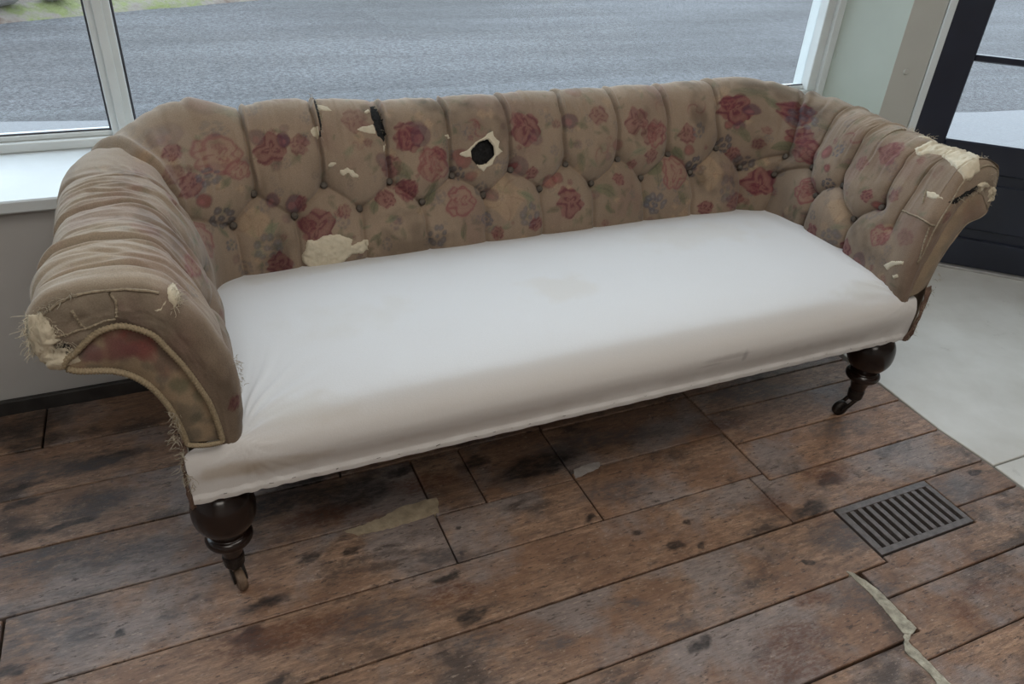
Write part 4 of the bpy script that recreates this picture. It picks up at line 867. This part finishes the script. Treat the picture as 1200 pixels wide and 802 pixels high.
zo = pz_ + crown + .0022 * fbm(x_ * 5, py_ * 7, 14, 3) * (1 - front)
# pulls in the calico fanning out of the left arm front and of the right one
for xc, yc, rr_ in ((.03, 1.19, .30), (1.68, 1.19, .22)):
    ang = np.arctan2(yo - yc + (pz_ - .45) * -1.0, x_ - xc); dist = np.hypot(x_ - xc, yo - yc)
    wv = np.clip(np.sin(ang * 19 + 1.5 * vnoise(ang * 3, dist * 8, 7)), -.2, 1) * np.exp(-(dist / (rr_ * .5)) ** 2) * sm(dist / .04)
    zo += .0030 * wv
# hem along the bottom edge
hem = sm((.3235 - pz_) / .002); yo -= .0030 * hem + .0008 * hem * np.sin(x_ * 90)
zo -= .0 * hem
X = np.stack([x_, yo, zo], -1)
seat = mesh_obj('seat', X.reshape(-1, 3), grid_faces(ns, nt), CALICO, sofa, label='white calico covered sprung seat')
sc = np.ones(X.shape) * np.array([.59, .597, .607])
fr3 = (front * 1.0)[..., None]  # warm, dimmer room light on the front face put into the colour
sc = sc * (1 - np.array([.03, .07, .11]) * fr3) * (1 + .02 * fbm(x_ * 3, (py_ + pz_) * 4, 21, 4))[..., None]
def stain(x0, y0, z0, rx, ry, rz, ink, op, seed):
    d = np.sqrt(((x_ - x0) / rx) ** 2 + ((yo - y0) / ry) ** 2 + ((zo - z0) / rz) ** 2) + .45 * fbm(x_ * 22, (yo + zo) * 22, seed, 4)
    a_ = (sm((1 - d) / .6) * op)[..., None]; sc[:] = sc * (1 - a_) + sc * np.array(ink) * a_
for args in [(.0, 1.16, .37, .09, .05, .03, (.66, .56, .44), .6, 1), (.10, 1.16, .365, .12, .05, .022, (.75, .67, .56), .5, 2), (.45, 1.16, .345, .5, .05, .022, (.80, .77, .75), .55, 3),
             (1.30, 1.16, .345, .40, .05, .025, (.74, .72, .71), .6, 4), (.80, 1.42, .47, .11, .08, .1, (.95, .91, .85), .6, 5), (1.12, 1.16, .385, .10, .05, .008, (.66, .64, .64), .6, 6),
             (1.16, 1.16, .375, .012, .05, .022, (.5, .48, .5), .6, 7), (1.07, 1.16, .372, .05, .05, .006, (.6, .58, .58), .6, 8), (.15, 1.19, .44, .1, .06, .03, (.88, .84, .78), .6, 9), (1.55, 1.22, .45, .12, .05, .02, (.85, .82, .76), .6, 10),
             (.25, 1.75, .45, .3, .05, .05, (.88, .84, .78), .5, 11), (1.3, 1.6, .45, .3, .12, .05, (.94, .91, .86), .6, 12), (.3, 1.45, .45, .2, .12, .05, (.95, .93, .89), .6, 13)]:
    stain(*args)
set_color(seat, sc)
# staples along the hem
sv, sf = [], []
for i, x in enumerate(np.linspace(-.06, 1.73, 44)):
    zz = .3165 + random.uniform(-.002, .003); yy = 1.1535; w = random.uniform(.002, .0045); tl_ = random.uniform(-.0015, .0015)
    b = len(sv); sv += [(x - w, yy, zz - tl_), (x + w, yy, zz + tl_), (x + w, yy, zz + tl_ + .0008), (x - w, yy, zz - tl_ + .0008), (x - w, yy + .006, zz - tl_), (x + w, yy + .006, zz + tl_), (x + w, yy + .006, zz + tl_ + .0008), (x - w, yy + .006, zz - tl_ + .0008)]
    sf += [(b, b + 1, b + 2, b + 3), (b + 4, b + 7, b + 6, b + 5), (b, b + 4, b + 5, b + 1), (b + 3, b + 2, b + 6, b + 7), (b, b + 3, b + 7, b + 4), (b + 1, b + 5, b + 6, b + 2)]
mesh_obj('staple_row', sv, sf, STAPLE, seat, smooth=False, kind='stuff')
# rails under the seat, dark lining
box('front_rail', (-.066, 1.170, .308), (1.715, 1.20, .320), RAIL, sofa)
box('underside', (-.062, 1.20, .308), (1.72, 1.90, .320), RAIL, sofa)

# ---- legs with casters
def leg(x, y0, ang, bulb=True, wheel_mat=CASTW, tuck=0.0):
    prof = [(.0001, .309), (.047, .309), (.047, .288), (.043, .282), (.041, .274), (.046, .268), (.056, .253), (.0615, .235), (.0625, .215), (.060, .197), (.053, .181), (.044, .169), (.039, .161), (.037, .154),
            (.041, .153), (.046, .147), (.0475, .139), (.044, .131), (.036, .126), (.030, .122), (.026, .114), (.0225, .100), (.0195, .085), (.0180, .072), (.0001, .072)]
    pf_, _ = catmull(prof, 110)
    V_, F_ = lathe_vf(pf_[::-1], (x, y0, 0), 44)
    lg = mesh_obj('leg', V_, [f for f in F_], MAHOG, sofa, label='turned dark polished leg')
    # caster: socket, fork, wheel
    V_, F_ = lathe_vf([(.0001, .088), (.0215, .088), (.0225, .080), (.021, .060), (.016, .052), (.0001, .052)][::-1], (x, y0, 0), 24)
    ca, sa = math.cos(ang), math.sin(ang)
    V_ = [tuple(p) for p in V_]; F_ = [tuple(f) for f in F_]
    r_ = .0235; rx = tuck; cx, cy = x + ca * (.020 + rx), y0 + sa * (.020 + rx)
    for sg in (-1, 1):
        w0, w1 = sg * .0105, sg * .0150
        pts = [(-.008, .058), (.010, .058), (.024 + rx, r_ + .004), (.023 + rx, r_ - .004), (.010 + rx * .6, r_ + .006)]
        b = len(V_)
        for w in (w0, w1): V_ += [(x + ca * d - sa * w, y0 + sa * d + ca * w, z) for d, z in pts]
        n_ = len(pts); F_ += [tuple(range(b, b + n_)), tuple(range(b + 2 * n_ - 1, b + n_ - 1, -1))] + [(b + i, b + (i + 1) % n_, b + n_ + (i + 1) % n_, b + n_ + i) for i in range(n_)]
    mesh_obj('caster_fork', V_, F_, IRON, lg, smooth=False)
    pw = [(-.0095, .0001), (-.0095, .012), (-.0085, r_ - .002), (-.006, r_), (.006, r_), (.0085, r_ - .002), (.0095, .012), (.0095, .0001)]
    th = np.linspace(0, 2 * np.pi, 28, endpoint=False); W = []
    for w, r in pw:
        for t_ in th:
            d = r * math.cos(t_); W.append((cx + ca * d - sa * w, cy + sa * d + ca * w, r_ + r * math.sin(t_)))
    mesh_obj('caster_wheel', W, grid_faces(len(pw), 28, wrap=True), wheel_mat, lg)
leg(-.028, 1.228, math.radians(-75))
leg(1.716, 1.236, math.radians(172), wheel_mat=IRON, tuck=.018)
leg(.02, 1.84, math.radians(80), wheel_mat=IRON)
leg(1.66, 1.84, math.radians(70), wheel_mat=IRON)

# ---- loose threads, frayed seams and rags
def threads(name, roots, n, ln, rad, mat, parent, seed, droop=.6, spread=1.0):
    """short curly threads; roots are (position, outward direction) pairs"""
    r = random.Random(seed); V_, F_ = [], []
    for _ in range(n):
        p, d = r.choice(roots); p = np.array(p, float) + np.array([r.gauss(0, .003) for _ in range(3)])
        d = np.array(d, float) * .7 + spread * np.array([r.gauss(0, .5) for _ in range(3)]); d /= np.linalg.norm(d) + 1e-9
        L = ln * r.uniform(.35, 1.3); pts = [p]
        for k_ in range(6):
            d = d + np.array([r.gauss(0, .28), r.gauss(0, .28), r.gauss(0, .22) - droop * .22]); d /= np.linalg.norm(d)
            pts.append(pts[-1] + d * L / 6)
        v, f = tube_vf(pts, np.linspace(rad, rad * .5, 7), 4); b = len(V_)
        V_ += [tuple(x) for x in v]; F_ += [tuple(i + b for i in q) for q in f]
    return mesh_obj(name, V_, F_, mat, parent, kind='stuff')
def roots(pts, k=12):
    out = []
    P = np.array(pts, float); t = np.linspace(0, 1, k * (len(P) - 1)); q = np.linspace(0, 1, len(P))
    S_ = np.interp(t, q, P[:, 0]); V0 = np.interp(t, q, P[:, 1])
    A_ = surf(S_, V0, np.full(len(t), .001)); B_ = surf(S_, V0, np.full(len(t), .011))
    return [(a, (b - a) / .01) for a, b in zip(A_, B_)]
FRAYS = [[(-0.015, 0.5892), (-0.021, 0.6156), (-0.012, 0.6485)], [(2.7661, 0.5037), (2.8288, 0.5004), (2.8438, 0.5728), (2.8588, 0.6551)], [(-0.006, 0.214), (0.0, 0.1843), (-0.003, 0.1547)], [(2.5279, 0.4938), (2.5668, 0.5069), (2.5935, 0.5399)], [(-0.024, 0.5827), (-0.027, 0.5464), (-0.024, 0.5102)], [(-0.045, 0.6255), (-0.066, 0.6123), (-0.084, 0.6222)], [(-0.012, 0.3786), (-0.018, 0.3621), (-0.03, 0.3621)], [(2.8648, 0.4674), (2.8828, 0.4543), (2.8288, 0.3621)], [(2.7958, 0.7308), (2.7958, 0.7703), (2.7958, 0.8131)], [(-0.024, 0.5827), (-0.033, 0.5761), (-0.048, 0.586)], [(0.875, 0.5135), (0.8775, 0.4279), (0.8726, 0.3786)], [(1.0136, 0.4642), (1.0355, 0.4477), (1.0355, 0.3786)]]
SEAMS = [[(-0.027, 0.5827), (-0.03, 0.553), (-0.027, 0.5102), (-0.027, 0.4806), (-0.027, 0.4477), (-0.027, 0.4214), (-0.024, 0.3917)], [(-0.03, 0.4642), (-0.042, 0.4576), (-0.072, 0.4642)], [(-0.048, 0.6024), (-0.066, 0.5892), (-0.084, 0.5432), (-0.081, 0.4674)], [(-0.042, 0.5333), (-0.063, 0.5464), (-0.081, 0.553)], [(2.7958, 0.9283), (2.8348, 0.1745), (2.8228, 0.2206), (2.8168, 0.2732)], [(2.7175, 0.2798), (2.7734, 0.2831), (2.8168, 0.2798), (2.8258, 0.2831)], [(2.7491, 0.3522), (2.7661, 0.3193)], [(2.5376, 0.4839), (2.5303, 0.4543), (2.5279, 0.4181)]]
for i, pts in enumerate(FRAYS):
    threads('loose_threads', roots(pts), 40 if i else 90, .014 if i else .020, .00055, THREAD if i % 3 else STUFF, uph, 50 + i)
for i, pts in enumerate(SEAMS):
    P = np.array(pts, float); t = np.linspace(0, 1, 90); q = np.linspace(0, 1, len(P))
    X = surf(np.interp(t, q, P[:, 0]), np.interp(t, q, P[:, 1]), .0012 + .0015 * fbm(t * 30, t * 7 + i, i, 3))
    tube('frayed_seam', X, .0022 + .0012 * fbm(t * 40, t + 3, 5 + i, 2), CLOTHEDGE, uph, 6)
# rag hanging at the right front corner, raw edge at the left front corner
def strip(name, pts, w, mat, seed):
    P, _ = catmull(pts, 40); t = np.linspace(0, 1, 40); wj = np.linspace(-1, 1, 9)
    W = (w * (1 - .45 * np.sin(t * np.pi)) * (1 + .25 * vnoise(t * 9, t * 0, seed)))[:, None] * wj[None, :]
    X = np.stack([P[:, 0:1] + W, P[:, 1:2] - .004 * (1 - wj[None, :] ** 2) - .004 * vnoise(t[:, None] * 8 + wj * 2, wj[None, :] * 2 + t[:, None], seed), P[:, 2:3] + 0 * W], -1)
    o = mesh_obj(name, X.reshape(-1, 3), grid_faces(40, 9), mat, sofa); m = o.modifiers.new('thickness', 'SOLIDIFY'); m.thickness = .003; return o
strip('torn_rag', [(1.742, 1.160, .462), (1.738, 1.153, .43), (1.731, 1.149, .39), (1.727, 1.149, .35), (1.722, 1.151, .305)], .013, BROWNC, 3)
strip('raw_edge', [(-.070, 1.164, .455), (-.077, 1.158, .42), (-.079, 1.158, .38), (-.079, 1.158, .33), (-.077, 1.158, .298)], .005, BROWNC, 5)
tl_roots = [((-.076 + .004 * math.sin(z * 90), 1.152, z), (-.7, -.5, 0)) for z in np.linspace(.36, .53, 30)]
threads('loose_threads', tl_roots, 110, .016, .0006, THREAD, sofa, 91)
tr_roots = [((1.722 + (z - .31) * .12, 1.146, z), (.8, -.3, 0)) for z in np.linspace(.31, .50, 30)]
threads('loose_threads', tr_roots, 50, .012, .0006, THREAD, sofa, 92)

# tufts of wadding spilling out of the scroll ends
def tuft(c, r, seed):
    th, ph = np.meshgrid(np.linspace(.02, np.pi - .02, 34), np.linspace(0, 2 * np.pi, 48, endpoint=False), indexing='ij')
    a_ = np.sin(th) * np.cos(ph); b_ = np.sin(th) * np.sin(ph); c_ = np.cos(th)
    d = 1 + .32 * fbm(a_ * 2.4 + 5, c_ * 2.4 + b_ * 2 + seed, seed, 4) + .10 * np.abs(vnoise(a_ * 9, c_ * 9 + b_ * 7, seed + 1))
    P = np.stack([c[0] + r[0] * a_ * d, c[1] + r[1] * b_ * d, c[2] + r[2] * c_ * d], -1)
    mesh_obj('wadding_tuft', P, grid_faces(34, 48, wrap=True), STUFF, uph, label='cream wadding spilling from the scroll end')
tuft((-.226, 1.180, .690), (.020, .020, .045), 3); tuft((-.212, 1.172, .655), (.026, .014, .020), 4)
tuft((1.846, 1.182, .705), (.020, .018, .030), 5)
